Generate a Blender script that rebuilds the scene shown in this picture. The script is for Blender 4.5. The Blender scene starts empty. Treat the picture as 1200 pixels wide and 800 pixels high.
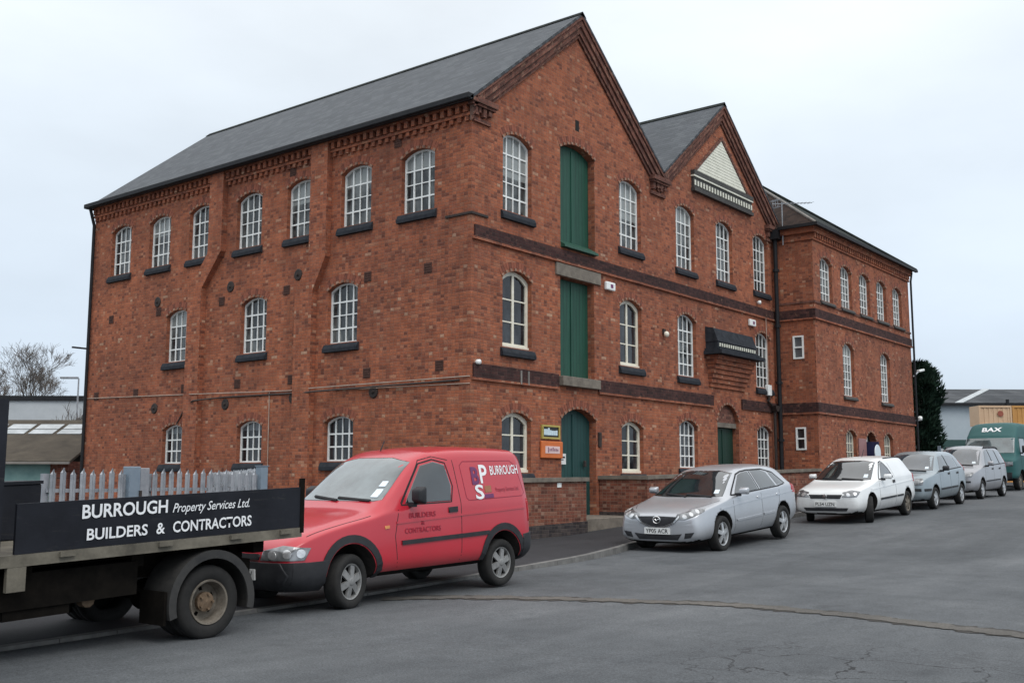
import bpy, bmesh, math, random
import numpy as np
from mathutils import Vector, Matrix
from mathutils.bvhtree import BVHTree
from mathutils.geometry import tessellate_polygon

random.seed(7)
sc = bpy.context.scene
COL = sc.collection
R = math.radians
Z0 = 1.40                      # eye height; heights measured from the eye are shifted by this

# ------------------------------------------------------------------ camera
cam_d = bpy.data.cameras.new('camera')
cam = bpy.data.objects.new('camera', cam_d)
COL.objects.link(cam)
sc.camera = cam
cam_d.sensor_width = 36.0
cam_d.lens = 36.0 * 1242.05 / 1200.0
cam_d.clip_start = 0.1
cam_d.clip_end = 2000
_yaw, _pit, _rol = R(38.2665), R(7.4823), R(0.114)
_fw = Vector((math.cos(_yaw) * math.cos(_pit), math.sin(_yaw) * math.cos(_pit), math.sin(_pit)))
_r0 = Vector((math.sin(_yaw), -math.cos(_yaw), 0))
_u0 = _r0.cross(_fw)
_rt = _r0 * math.cos(_rol) + _u0 * math.sin(_rol)
_up = -_r0 * math.sin(_rol) + _u0 * math.cos(_rol)
_m = Matrix((_rt, _up, -_fw)).transposed().to_4x4()
_m.translation = Vector((-17.483, -14.945, Z0))
cam.matrix_world = _m

# ------------------------------------------------------------------ light
SUN_EL, SUN_AZ = 52.0, -118.0   # azimuth of the direction to the sun, from +X
sun_d = bpy.data.lights.new('sun', 'SUN')
sun = bpy.data.objects.new('sun', sun_d)
COL.objects.link(sun)
sun_d.energy = 1.0
sun_d.angle = R(35)
sun_d.color = (1.0, 0.97, 0.93)
_d = Vector((math.cos(R(SUN_AZ)) * math.cos(R(SUN_EL)), math.sin(R(SUN_AZ)) * math.cos(R(SUN_EL)), math.sin(R(SUN_EL))))
sun.rotation_euler = _d.to_track_quat('Z', 'Y').to_euler()
sun.location = (-20, -30, 40)

world = bpy.data.worlds.new('World')
sc.world = world
world.use_nodes = True
_n, _l = world.node_tree.nodes, world.node_tree.links
_n.clear()
_o = _n.new('ShaderNodeOutputWorld')
_bg = _n.new('ShaderNodeBackground')
_bg.inputs['Strength'].default_value = 0.1
_l.new(_bg.outputs[0], _o.inputs[0])
_sky = _n.new('ShaderNodeTexSky')
_sky.sky_type = 'NISHITA'
_sky.sun_disc = False
_sky.sun_elevation = R(SUN_EL)
_sky.sun_rotation = R(90 - SUN_AZ)
_tc = _n.new('ShaderNodeTexCoord')
_sep = _n.new('ShaderNodeSeparateXYZ')
_l.new(_tc.outputs['Generated'], _sep.inputs[0])
_ramp = _n.new('ShaderNodeValToRGB')       # overcast cloud deck: brighter towards the zenith
_l.new(_sep.outputs['Z'], _ramp.inputs[0])
_e = _ramp.color_ramp.elements
_e[0].position, _e[0].color = 0.0, (0.36, 0.42, 0.49, 1)
_e[1].position, _e[1].color = 1.0, (1.0, 1.0, 1.0, 1)
for _p, _c in ((0.13, (0.43, 0.49, 0.56)), (0.30, (0.53, 0.585, 0.64)), (0.46, (0.615, 0.655, 0.69)), (0.6, (0.76, 0.78, 0.80))):
    _q = _ramp.color_ramp.elements.new(_p)
    _q.color = _c + (1,)
_mapn = _n.new('ShaderNodeMapping')
_mapn.inputs['Scale'].default_value = (1.3, 1.3, 3.2)
_l.new(_tc.outputs['Generated'], _mapn.inputs[0])
_noi = _n.new('ShaderNodeTexNoise')
_noi.inputs['Scale'].default_value = 1.7
_noi.inputs['Detail'].default_value = 6
_noi.inputs['Roughness'].default_value = 0.5
_l.new(_mapn.outputs[0], _noi.inputs['Vector'])
_mr = _n.new('ShaderNodeMapRange')
_mr.inputs[1].default_value, _mr.inputs[2].default_value = 0.25, 0.75
_mr.inputs[3].default_value, _mr.inputs[4].default_value = 11.9, 15.6
_l.new(_noi.outputs[0], _mr.inputs[0])
_mul = _n.new('ShaderNodeVectorMath')
_mul.operation = 'SCALE'
_l.new(_ramp.outputs[0], _mul.inputs[0])
_l.new(_mr.outputs[0], _mul.inputs['Scale'])
_mix = _n.new('ShaderNodeMix')
_mix.data_type = 'RGBA'
_mix.inputs[0].default_value = 0.93
_l.new(_sky.outputs[0], _mix.inputs[6])
_l.new(_mul.outputs[0], _mix.inputs[7])
_l.new(_mix.outputs[2], _bg.inputs[0])

sc.view_settings.view_transform = 'Standard'
sc.view_settings.look = 'None'
sc.view_settings.gamma = 1
sc.view_settings.use_curve_mapping = False
sc.view_settings.exposure = 0.28
sc.render.resolution_x, sc.render.resolution_y = 1024, 682

# ------------------------------------------------------------------ materials
class NT:
    """small helper round a material's node tree"""
    def __init__(s, name):
        s.m = bpy.data.materials.new(name)
        s.m.use_nodes = True
        s.t = s.m.node_tree
        s.n, s.l = s.t.nodes, s.t.links
        s.b = s.n['Principled BSDF']
    def node(s, typ, **kw):
        q = s.n.new(typ)
        for k, v in kw.items():
            setattr(q, k, v)
        return q
    def link(s, a, b): s.l.new(a, b)
    def math(s, op, a, b=None, c=None):
        q = s.node('ShaderNodeMath', operation=op)
        for i, v in enumerate((a, b, c)):
            if v is None: continue
            if isinstance(v, (int, float)): q.inputs[i].default_value = v
            else: s.link(v, q.inputs[i])
        return q.outputs[0]
    def noise(s, vec, scale, detail=4, rough=0.6):
        q = s.node('ShaderNodeTexNoise')
        q.inputs['Scale'].default_value = scale
        q.inputs['Detail'].default_value = detail
        q.inputs['Roughness'].default_value = rough
        if vec is not None: s.link(vec, q.inputs['Vector'])
        return q.outputs['Fac']
    def ramp(s, fac, stops, interp='LINEAR'):
        q = s.node('ShaderNodeValToRGB')
        q.color_ramp.interpolation = interp
        e = q.color_ramp.elements
        e[0].position, e[0].color = stops[0][0], tuple(stops[0][1]) + (1,)
        e[1].position, e[1].color = stops[-1][0], tuple(stops[-1][1]) + (1,)
        for p, c in stops[1:-1]:
            k = e.new(p); k.color = tuple(c) + (1,)
        s.link(fac, q.inputs[0])
        return q.outputs[0]
    def mix(s, fac, a, b, blend='MIX'):
        q = s.node('ShaderNodeMix', data_type='RGBA', blend_type=blend)
        for i, v in ((0, fac), (6, a), (7, b)):
            if isinstance(v, (int, float)): q.inputs[i].default_value = v
            elif isinstance(v, tuple): q.inputs[i].default_value = v + (1,)
            else: s.link(v, q.inputs[i])
        return q.outputs[2]
    def bump(s, h, strength=0.4, dist=0.02):
        q = s.node('ShaderNodeBump')
        q.inputs['Strength'].default_value = strength
        q.inputs['Distance'].default_value = dist
        s.link(h, q.inputs['Height'])
        s.link(q.outputs[0], s.b.inputs['Normal'])
    def set(s, col=None, rough=None, metal=None, spec=None, coat=None):
        for k, v in (('Base Color', col), ('Roughness', rough), ('Metallic', metal), ('Specular IOR Level', spec), ('Coat Weight', coat)):
            if v is None: continue
            if isinstance(v, (int, float)): s.b.inputs[k].default_value = v
            elif isinstance(v, tuple): s.b.inputs[k].default_value = v + (1,) if len(v) == 3 else v
            else: s.link(v, s.b.inputs[k])
        return s.m

def brick_mat(name, cols, mortar, soot=(0.10, 0.05, 0.038), soot_amt=0.42, bl=0.225, bh=0.075):
    t = NT(name)
    uv = t.node('ShaderNodeUVMap').outputs[0]
    sep = t.node('ShaderNodeSeparateXYZ'); t.link(uv, sep.inputs[0])
    u, v = sep.outputs[0], sep.outputs[1]
    row = t.math('FLOOR', t.math('DIVIDE', v, bh))
    off = t.math('MULTIPLY', t.math('MODULO', t.math('ABSOLUTE', row), 2.0), 0.5)
    uc = t.math('ADD', t.math('DIVIDE', u, bl), off)
    # every third brick is laid as two headers
    col = t.math('FLOOR', uc)
    fu = t.math('SUBTRACT', uc, col)
    fv = t.math('SUBTRACT', t.math('DIVIDE', v, bh), row)
    isplit = t.math('LESS_THAN', t.math('MODULO', t.math('ABSOLUTE', t.math('ADD', col, t.math('MULTIPLY', row, 2.0))), 3.0), 1.5)
    half = t.math('MULTIPLY', isplit, t.math('GREATER_THAN', fu, 0.5))
    cmb = t.node('ShaderNodeCombineXYZ')
    t.link(t.math('ADD', col, t.math('MULTIPLY', half, 0.37)), cmb.inputs[0]); t.link(row, cmb.inputs[1])
    wn = t.node('ShaderNodeTexWhiteNoise', noise_dimensions='2D'); t.link(cmb.outputs[0], wn.inputs['Vector'])
    base = t.ramp(wn.outputs['Value'], cols)
    # mortar joints
    du = t.math('MULTIPLY', t.math('MINIMUM', fu, t.math('SUBTRACT', 1.0, fu)), bl)
    duh = t.math('ADD', t.math('MULTIPLY', t.math('ABSOLUTE', t.math('SUBTRACT', fu, 0.5)), bl), t.math('MULTIPLY', t.math('SUBTRACT', 1.0, isplit), 1.0))
    dv = t.math('MULTIPLY', t.math('MINIMUM', fv, t.math('SUBTRACT', 1.0, fv)), bh)
    dmin = t.math('MINIMUM', t.math('MINIMUM', du, duh), dv)
    jm = t.node('ShaderNodeMapRange'); t.link(dmin, jm.inputs[0])
    jm.inputs[1].default_value, jm.inputs[2].default_value = 0.003, 0.008
    jm.inputs[3].default_value, jm.inputs[4].default_value = 1.0, 0.0
    geo = t.node('ShaderNodeNewGeometry').outputs['Position']
    fine = t.noise(geo, 26, 3)
    base = t.mix(0.45, base, t.ramp(fine, [(0.25, (0.35, 0.35, 0.35)), (0.75, (1.5, 1.5, 1.5))]), 'MULTIPLY')
    c = t.mix(t.math('MULTIPLY', jm.outputs[0], 0.75), base, mortar)
    big = t.noise(geo, 0.55, 5, 0.65)
    bigm = t.node('ShaderNodeMapRange'); t.link(big, bigm.inputs[0])
    bigm.inputs[1].default_value, bigm.inputs[2].default_value = 0.42, 0.72
    bigm.inputs[3].default_value, bigm.inputs[4].default_value = 0.0, soot_amt
    c = t.mix(bigm.outputs[0], c, soot)
    mid = t.noise(geo, 2.4, 4, 0.7)
    c = t.mix(0.55, c, t.ramp(mid, [(0.28, (0.62, 0.6, 0.6)), (0.72, (1.35, 1.3, 1.28))]), 'MULTIPLY')
    # weather streaks and broad orange or brown zones
    mps = t.node('ShaderNodeMapping'); mps.inputs['Scale'].default_value = (2.6, 2.6, 0.3); t.link(geo, mps.inputs[0])
    c = t.mix(0.4, c, t.ramp(t.noise(mps.outputs[0], 1.3, 5, 0.7), [(0.3, (0.72, 0.70, 0.70)), (0.62, (1.18, 1.17, 1.16))]), 'MULTIPLY')
    c = t.mix(0.5, c, t.ramp(t.noise(geo, 0.22, 3, 0.5), [(0.35, (0.86, 0.88, 0.92)), (0.65, (1.2, 1.2, 1.14))]), 'MULTIPLY')
    # lime run-off and pale repairs
    blotch = t.noise(geo, 7.0, 2, 0.5)
    bm_ = t.node('ShaderNodeMapRange'); t.link(blotch, bm_.inputs[0])
    bm_.inputs[1].default_value, bm_.inputs[2].default_value = 0.66, 0.74
    bm_.inputs[3].default_value, bm_.inputs[4].default_value = 0.0, 0.28
    c = t.mix(bm_.outputs[0], c, (0.36, 0.2, 0.13))
    h = t.math('SUBTRACT', t.math('MULTIPLY', fine, 0.5), jm.outputs[0])
    t.bump(h, 0.55, 0.012)
    return t.set(c, 0.92, spec=0.25)

RED = [(0.0, (0.16, 0.058, 0.039)), (0.13, (0.265, 0.088, 0.051)), (0.45, (0.34, 0.11, 0.057)), (0.78, (0.40, 0.138, 0.072)), (0.90, (0.30, 0.11, 0.065)), (0.975, (0.40, 0.18, 0.105)), (1.0, (0.46, 0.28, 0.19))]
M_BRICK = brick_mat('red_brick', RED, (0.24, 0.135, 0.10))
DKB = [(0.0, (0.09, 0.042, 0.035)), (0.5, (0.165, 0.07, 0.053)), (0.85, (0.21, 0.09, 0.067)), (1.0, (0.26, 0.145, 0.105))]
M_BRICK_DK = brick_mat('weathered_brown_brick', DKB, (0.12, 0.085, 0.07), soot_amt=0.4)
BND = [(0.0, (0.035, 0.018, 0.018)), (0.5, (0.06, 0.026, 0.025)), (1.0, (0.09, 0.04, 0.035))]
M_BAND = brick_mat('blue_brown_band_brick', BND, (0.06, 0.045, 0.04), soot=(0.03, 0.022, 0.022), soot_amt=0.5)
YRD = [(0.0, (0.10, 0.04, 0.03)), (0.3, (0.19, 0.065, 0.045)), (0.8, (0.26, 0.095, 0.06)), (1.0, (0.32, 0.2, 0.15))]
M_WALLBRICK = brick_mat('yard_wall_brick', YRD, (0.25, 0.17, 0.13))
BLU = [(0.0, (0.03, 0.027, 0.032)), (0.5, (0.05, 0.044, 0.048)), (1.0, (0.085, 0.07, 0.068))]
M_BLUEBRICK = brick_mat('blue_engineering_brick', BLU, (0.10, 0.085, 0.075), soot=(0.04, 0.035, 0.035))

def noisy(name, c1, c2, scale=6, rough=0.7, metal=0.0, bump=0.0, spec=0.4, coat=None, detail=5, coords='Object', fine=None):
    t = NT(name)
    tc = t.node('ShaderNodeTexCoord').outputs[coords]
    f = t.noise(tc, scale, detail, 0.65)
    c = t.ramp(f, [(0.3, c1), (0.7, c2)])
    if bump:
        t.bump(t.noise(tc, fine or scale * 5, 4), bump, 0.01)
    return t.set(c, rough, metal, spec, coat)

def slate_mat(name, c1, c2, c3, sw=0.26, sh=0.17, rough=0.62):
    t = NT(name)
    uv = t.node('ShaderNodeUVMap').outputs[0]
    sep = t.node('ShaderNodeSeparateXYZ'); t.link(uv, sep.inputs[0])
    u, v = sep.outputs[0], sep.outputs[1]
    row = t.math('FLOOR', t.math('DIVIDE', v, sh))
    uc = t.math('ADD', t.math('DIVIDE', u, sw), t.math('MULTIPLY', t.math('MODULO', t.math('ABSOLUTE', row), 2.0), 0.5))
    col = t.math('FLOOR', uc)
    fu = t.math('SUBTRACT', uc, col); fv = t.math('SUBTRACT', t.math('DIVIDE', v, sh), row)
    cmb = t.node('ShaderNodeCombineXYZ'); t.link(col, cmb.inputs[0]); t.link(row, cmb.inputs[1])
    wn = t.node('ShaderNodeTexWhiteNoise', noise_dimensions='2D'); t.link(cmb.outputs[0], wn.inputs['Vector'])
    c = t.ramp(wn.outputs['Value'], [(0, c1), (0.6, c2), (1, c3)])
    edge = t.math('MAXIMUM', t.math('LESS_THAN', fv, 0.12), t.math('LESS_THAN', fu, 0.03))
    c = t.mix(t.math('MULTIPLY', edge, 0.6), c, (0.012, 0.013, 0.015))
    geo = t.node('ShaderNodeNewGeometry').outputs['Position']
    big = t.noise(geo, 0.9, 5)
    c = t.mix(0.5, c, t.ramp(big, [(0.3, (0.75, 0.77, 0.77)), (0.7, (1.22, 1.2, 1.17))]), 'MULTIPLY')
    lich = t.node('ShaderNodeMapRange'); t.link(t.noise(geo, 5.5, 4, 0.8), lich.inputs[0])
    lich.inputs[1].default_value, lich.inputs[2].default_value = 0.64, 0.72
    lich.inputs[3].default_value, lich.inputs[4].default_value = 0.0, 0.35
    c = t.mix(lich.outputs[0], c, (0.14, 0.145, 0.12))
    h = t.math('ADD', t.math('MULTIPLY', fv, -0.6), t.math('MULTIPLY', wn.outputs['Value'], 0.35))
    t.bump(h, 0.6, 0.02)
    return t.set(c, rough, spec=0.45 if rough < 0.8 else 0.15)

M_SLATE = slate_mat('blue_grey_slate', (0.050, 0.058, 0.068), (0.064, 0.073, 0.085), (0.082, 0.092, 0.103), rough=0.75)
M_SLATE_GR = slate_mat('mossy_slate', (0.012, 0.016, 0.015), (0.019, 0.024, 0.022), (0.03, 0.036, 0.031), rough=0.9)
M_TILE_BR = slate_mat('brown_tile', (0.022, 0.014, 0.012), (0.032, 0.02, 0.016), (0.045, 0.028, 0.022), 0.2, 0.12, rough=0.92)
M_LEAD = noisy('lead_sheet', (0.17, 0.16, 0.145), (0.27, 0.25, 0.23), 4, 0.8)
M_GUTTER = noisy('black_gutter_paint', (0.010, 0.011, 0.013), (0.02, 0.021, 0.024), 5, 0.6, spec=0.25)
M_SILL = noisy('blue_black_sill_paint', (0.016, 0.019, 0.024), (0.042, 0.047, 0.056), 5, 0.8, bump=0.2, spec=0.15)
M_WHITE = noisy('white_gloss_paint', (0.78, 0.80, 0.78), (0.88, 0.90, 0.88), 9, 0.4)
M_CREAM = noisy('cream_gloss_paint', (0.70, 0.66, 0.53), (0.82, 0.79, 0.68), 7, 0.4)
M_BOARD = noisy('cream_boarding', (0.62, 0.62, 0.52), (0.78, 0.77, 0.66), 3, 0.55)
M_STONE = noisy('grey_sandstone', (0.12, 0.105, 0.088), (0.23, 0.2, 0.165), 5, 0.9, bump=0.5)
M_DARKSTONE = noisy('dark_painted_stone', (0.03, 0.03, 0.03), (0.07, 0.066, 0.06), 6, 0.7, bump=0.3)
M_IRON = noisy('rusty_black_iron', (0.018, 0.016, 0.016), (0.05, 0.034, 0.028), 12, 0.75)
M_TERRA = noisy('terracotta_vent', (0.05, 0.026, 0.02), (0.10, 0.045, 0.034), 14, 0.9)
M_CABLE = noisy('pale_cable', (0.32, 0.22, 0.17), (0.45, 0.36, 0.3), 3, 0.6)
M_CABLE_DK = noisy('dark_cable', (0.03, 0.025, 0.022), (0.06, 0.045, 0.04), 3, 0.6)
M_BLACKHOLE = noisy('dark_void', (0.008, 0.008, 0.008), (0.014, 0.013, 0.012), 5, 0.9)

def door_mat(name, c1, c2):
    t = NT(name)
    uv = t.node('ShaderNodeUVMap').outputs[0]
    sep = t.node('ShaderNodeSeparateXYZ'); t.link(uv, sep.inputs[0])
    f = t.math('FRACT', t.math('DIVIDE', sep.outputs[0], 0.14))
    g = t.math('LESS_THAN', f, 0.09)
    tc = t.node('ShaderNodeTexCoord').outputs['Object']
    mp = t.node('ShaderNodeMapping'); mp.inputs['Scale'].default_value = (6, 6, 0.7); t.link(tc, mp.inputs[0])
    n = t.noise(mp.outputs[0], 1.6, 5)
    c = t.ramp(n, [(0.3, c1), (0.7, c2)])
    c = t.mix(t.math('MULTIPLY', g, 0.7), c, (0.006, 0.012, 0.01))
    wp = t.node('ShaderNodeMapping'); wp.inputs['Scale'].default_value = (9, 9, 0.9); t.link(tc, wp.inputs[0])
    wm = t.node('ShaderNodeMapRange'); t.link(t.noise(wp.outputs[0], 2.2, 6, 0.75), wm.inputs[0])
    wm.inputs[1].default_value, wm.inputs[2].default_value = 0.58, 0.72
    wm.inputs[3].default_value, wm.inputs[4].default_value = 0.0, 0.4
    c = t.mix(wm.outputs[0], c, tuple(x * 1.5 + 0.03 for x in c2))
    t.bump(t.math('SUBTRACT', 1.0, g), 0.6, 0.008)
    return t.set(c, 0.55, spec=0.35)
M_DOOR = door_mat('green_door_paint', (0.010, 0.058, 0.038), (0.017, 0.085, 0.056))
M_DOOR_TEAL = door_mat('teal_door_paint', (0.010, 0.046, 0.045), (0.016, 0.066, 0.062))
M_DOOR_DK = door_mat('dark_green_door_paint', (0.006, 0.03, 0.02), (0.01, 0.045, 0.03))

def glass_mat(name, dark, pale, amt, rough=0.06, spec=0.5):
    t = NT(name)
    oi = t.node('ShaderNodeObjectInfo').outputs['Random']
    tc = t.node('ShaderNodeTexCoord').outputs['Object']
    mp = t.node('ShaderNodeMapping'); t.link(tc, mp.inputs[0])
    cx = t.node('ShaderNodeCombineXYZ'); t.link(t.math('MULTIPLY', oi, 37.0), cx.inputs[0]); t.link(t.math('MULTIPLY', oi, 11.0), cx.inputs[2])
    t.link(cx.outputs[0], mp.inputs['Location'])
    mp.inputs['Scale'].default_value = (2.4, 2.4, 1.3)
    n = t.noise(mp.outputs[0], 1.2, 3)
    thr = t.node('ShaderNodeMapRange'); t.link(n, thr.inputs[0])
    thr.inputs[1].default_value, thr.inputs[2].default_value = 0.42, 0.66
    c = t.mix(t.math('MULTIPLY', thr.outputs[0], amt), dark, pale)
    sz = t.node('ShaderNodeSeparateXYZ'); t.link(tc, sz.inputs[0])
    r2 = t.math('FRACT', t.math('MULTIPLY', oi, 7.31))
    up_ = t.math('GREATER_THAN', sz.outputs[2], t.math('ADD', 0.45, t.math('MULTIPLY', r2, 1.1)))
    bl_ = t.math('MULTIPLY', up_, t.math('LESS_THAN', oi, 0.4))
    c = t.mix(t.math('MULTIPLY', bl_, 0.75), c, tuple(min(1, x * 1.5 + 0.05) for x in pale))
    q = t.node('ShaderNodeBump'); q.inputs['Strength'].default_value = 0.2; q.inputs['Distance'].default_value = 0.03
    t.link(t.noise(tc, 3.5, 1), q.inputs['Height'])
    t.link(q.outputs[0], t.b.inputs['Normal'])
    return t.set(c, rough, spec=spec)
M_PANE = glass_mat('old_window_pane', (0.016, 0.020, 0.022), (0.17, 0.185, 0.18), 0.75, 0.07, 0.5)
M_PANE_DK = glass_mat('dark_window_pane', (0.010, 0.012, 0.015), (0.06, 0.068, 0.075), 0.6, 0.07, 0.5)

# asphalt
def asphalt(name, c1, c2, speck, cracks=False, rough=0.85):
    t = NT(name)
    geo = t.node('ShaderNodeNewGeometry').outputs['Position']
    big = t.noise(geo, 0.35, 5, 0.6)
    c = t.ramp(big, [(0.3, c1), (0.7, c2)])
    mp = t.node('ShaderNodeMapping'); mp.inputs['Scale'].default_value = (0.25, 1.6, 1); t.link(geo, mp.inputs[0])
    streak = t.noise(mp.outputs[0], 0.8, 5, 0.65)         # tyre-worn bands along the street
    c = t.mix(0.6, c, t.ramp(streak, [(0.3, (0.72, 0.73, 0.74)), (0.7, (1.22, 1.21, 1.2))]), 'MULTIPLY')
    midn = t.noise(geo, 3.2, 5, 0.75)
    c = t.mix(0.5, c, t.ramp(midn, [(0.3, (0.7, 0.7, 0.7)), (0.7, (1.25, 1.25, 1.25))]), 'MULTIPLY')
    # patch joints, oil drips and rubbed areas
    po = t.node('ShaderNodeTexVoronoi', feature='F1'); po.inputs['Scale'].default_value = 0.33; t.link(mp.outputs[0], po.inputs['Vector'])
    c = t.mix(0.5, c, t.ramp(po.outputs['Color'], [(0.2, (0.84, 0.85, 0.86)), (0.8, (1.1, 1.1, 1.1))]), 'MULTIPLY')
    oil = t.node('ShaderNodeMapRange'); t.link(t.noise(geo, 1.1, 4, 0.55), oil.inputs[0])
    oil.inputs[1].default_value, oil.inputs[2].default_value = 0.62, 0.74
    oil.inputs[3].default_value, oil.inputs[4].default_value = 0.0, 0.45
    c = t.mix(oil.outputs[0], c, tuple(x * 0.45 for x in c1))
    fine = t.noise(geo, 55, 3, 0.75)
    grit = t.noise(geo, 130, 2, 0.8)
    c = t.mix(0.5, c, t.ramp(grit, [(0.32, (0.5, 0.5, 0.5)), (0.7, (1.55, 1.55, 1.55))]), 'MULTIPLY')
    c = t.mix(0.65, c, t.ramp(fine, [(0.3, (0.45, 0.45, 0.45)), (0.72, speck)]), 'MULTIPLY')
    h = fine
    if cracks:
        dn = t.node('ShaderNodeTexNoise'); dn.inputs['Scale'].default_value = 2.2; dn.inputs['Detail'].default_value = 4; t.link(geo, dn.inputs['Vector'])
        vm = t.node('ShaderNodeVectorMath', operation='MULTIPLY_ADD'); t.link(dn.outputs['Color'], vm.inputs[0]); vm.inputs[1].default_value = (0.8, 0.8, 0.8); t.link(geo, vm.inputs[2])
        vo = t.node('ShaderNodeTexVoronoi', feature='DISTANCE_TO_EDGE'); vo.inputs['Scale'].default_value = 1.15; t.link(vm.outputs[0], vo.inputs['Vector'])
        cr = t.math('LESS_THAN', vo.outputs['Distance'], t.math('MULTIPLY', t.noise(geo, 4, 2), 0.022))
        dist = t.node('ShaderNodeVectorMath', operation='DISTANCE'); t.link(geo, dist.inputs[0]); dist.inputs[1].default_value = (-9.6, -12.0, 0)
        near = t.node('ShaderNodeMapRange'); t.link(dist.outputs['Value'], near.inputs[0])
        near.inputs[1].default_value, near.inputs[2].default_value = 0.7, 1.9
        near.inputs[3].default_value, near.inputs[4].default_value = 1.0, 0.0
        cm = t.math('MULTIPLY', cr, t.math('MULTIPLY', near.outputs[0], 0.85))
        c = t.mix(cm, c, (0.012, 0.012, 0.013))
        sp = t.noise(geo, 9, 4, 0.8)
        pit = t.math('MULTIPLY', t.math('GREATER_THAN', sp, 0.66), t.math('MULTIPLY', near.outputs[0], 0.6))
        c = t.mix(pit, c, (0.03, 0.03, 0.03))
    t.bump(h, 0.5, 0.006)
    return t.set(c, rough, spec=0.35)
M_ROAD = asphalt('road_asphalt', (0.060, 0.066, 0.072), (0.105, 0.112, 0.118), (2.0, 2.0, 2.0), True)
M_PAVE = asphalt('dark_footway_asphalt', (0.022, 0.022, 0.025), (0.036, 0.036, 0.04), (1.6, 1.6, 1.6))
M_TRENCH = asphalt('trench_repair', (0.06, 0.057, 0.053), (0.125, 0.116, 0.103), (1.7, 1.7, 1.7))
M_TRENCH_EDGE = asphalt('trench_edge', (0.03, 0.028, 0.026), (0.055, 0.05, 0.045), (1.6, 1.6, 1.6))
M_KERB = noisy('kerb_concrete', (0.09, 0.088, 0.085), (0.22, 0.215, 0.205), 3, 0.9, bump=0.4, coords='Object')
M_YARD = asphalt('yard_ground', (0.06, 0.06, 0.058), (0.11, 0.108, 0.10), (1.6, 1.6, 1.6))

def car_paint(name, col, metal=0.0, rough=0.28, dirt=(0.12, 0.10, 0.085), dirt_h=0.55, dirt_amt=0.55, coat=0.6):
    t = NT(name)
    tc = t.node('ShaderNodeTexCoord').outputs['Object']
    sep = t.node('ShaderNodeSeparateXYZ'); t.link(tc, sep.inputs[0])
    n = t.noise(tc, 5, 5, 0.7)
    d = t.node('ShaderNodeMapRange'); t.link(t.math('ADD', sep.outputs[2], t.math('MULTIPLY', n, 0.3)), d.inputs[0])
    d.inputs[1].default_value, d.inputs[2].default_value = 0.3, dirt_h + 0.15
    d.inputs[3].default_value, d.inputs[4].default_value = dirt_amt, 0.03
    c = t.mix(d.outputs[0], col, dirt)
    fl = t.noise(tc, 1.5, 3)
    c = t.mix(0.25, c, t.ramp(fl, [(0.3, (0.82, 0.82, 0.82)), (0.7, (1.15, 1.15, 1.15))]), 'MULTIPLY')
    rr = t.math('ADD', rough, t.math('MULTIPLY', d.outputs[0], 0.5))
    t.set(c, None, metal, 0.5, None)
    t.link(rr, t.b.inputs['Roughness'])
    t.b.inputs['Coat Weight'].default_value = coat
    t.b.inputs['Coat Roughness'].default_value = 0.12
    return t.m
M_RED = car_paint('red_van_paint', (0.49, 0.019, 0.036), 0, 0.26, dirt_amt=0.35, coat=0.55)
M_SILVER = car_paint('silver_car_paint', (0.50, 0.52, 0.55), 0.55, 0.34, dirt_amt=0.25)
M_WHITEP = car_paint('white_van_paint', (0.80, 0.82, 0.82), 0, 0.3, dirt_amt=0.6, dirt_h=0.6)
M_PALEBLUE = car_paint('pale_blue_silver_paint', (0.29, 0.345, 0.375), 0.5, 0.33, dirt_amt=0.3)
M_BEIGE = car_paint('silver_beige_paint', (0.35, 0.355, 0.375), 0.5, 0.34, dirt_amt=0.3)
M_TEALV = car_paint('teal_lorry_paint', (0.008, 0.085, 0.085), 0, 0.6, dirt_amt=0.2, coat=0.0)
M_DKGREEN = car_paint('dark_green_car_paint', (0.012, 0.06, 0.05), 0.2, 0.3, dirt_amt=0.3)
M_PLASTIC = noisy('black_bumper_plastic', (0.014, 0.015, 0.018), (0.028, 0.029, 0.033), 6, 0.6)
M_TYRE = noisy('tyre_rubber', (0.012, 0.012, 0.012), (0.024, 0.023, 0.022), 8, 0.85, bump=0.2)
M_ALLOY = noisy('alloy_wheel', (0.42, 0.43, 0.44), (0.58, 0.59, 0.6), 6, 0.35, metal=0.6)
M_TRIM = noisy('dusty_wheel_trim', (0.20, 0.20, 0.20), (0.36, 0.36, 0.35), 9, 0.5, metal=0.4)
M_HUB = noisy('brake_dark', (0.008, 0.008, 0.008), (0.02, 0.018, 0.017), 9, 1.0, spec=0.1)
M_RUSTRIM = noisy('rusty_steel_rim', (0.085, 0.07, 0.055), (0.22, 0.195, 0.16), 10, 0.8, bump=0.3)
M_RUSTHUB = noisy('rusty_hub', (0.10, 0.065, 0.04), (0.2, 0.14, 0.09), 14, 0.85)
M_NAVY_ = noisy('navy_dropside_paint', (0.006, 0.007, 0.011), (0.014, 0.016, 0.023), 3, 0.6, bump=0.15, spec=0.2)
def worn_paint():
    t = NT('worn_black_dropside')
    tc = t.node('ShaderNodeTexCoord').outputs['Object']
    c = t.ramp(t.noise(tc, 2.5, 5), [(0.3, (0.006, 0.007, 0.011)), (0.7, (0.015, 0.017, 0.024))])
    mp = t.node('ShaderNodeMapping'); mp.inputs['Scale'].default_value = (1.2, 6, 9); t.link(tc, mp.inputs[0])
    sc_ = t.node('ShaderNodeMapRange'); t.link(t.noise(mp.outputs[0], 3.0, 6, 0.75), sc_.inputs[0])
    sc_.inputs[1].default_value, sc_.inputs[2].default_value = 0.58, 0.72
    sc_.inputs[3].default_value, sc_.inputs[4].default_value = 0.0, 0.5
    c = t.mix(sc_.outputs[0], c, (0.05, 0.048, 0.046))
    t.bump(t.noise(tc, 4, 3), 0.25, 0.02)
    return t.set(c, 0.6, spec=0.25)
M_NAVY = worn_paint()
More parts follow.
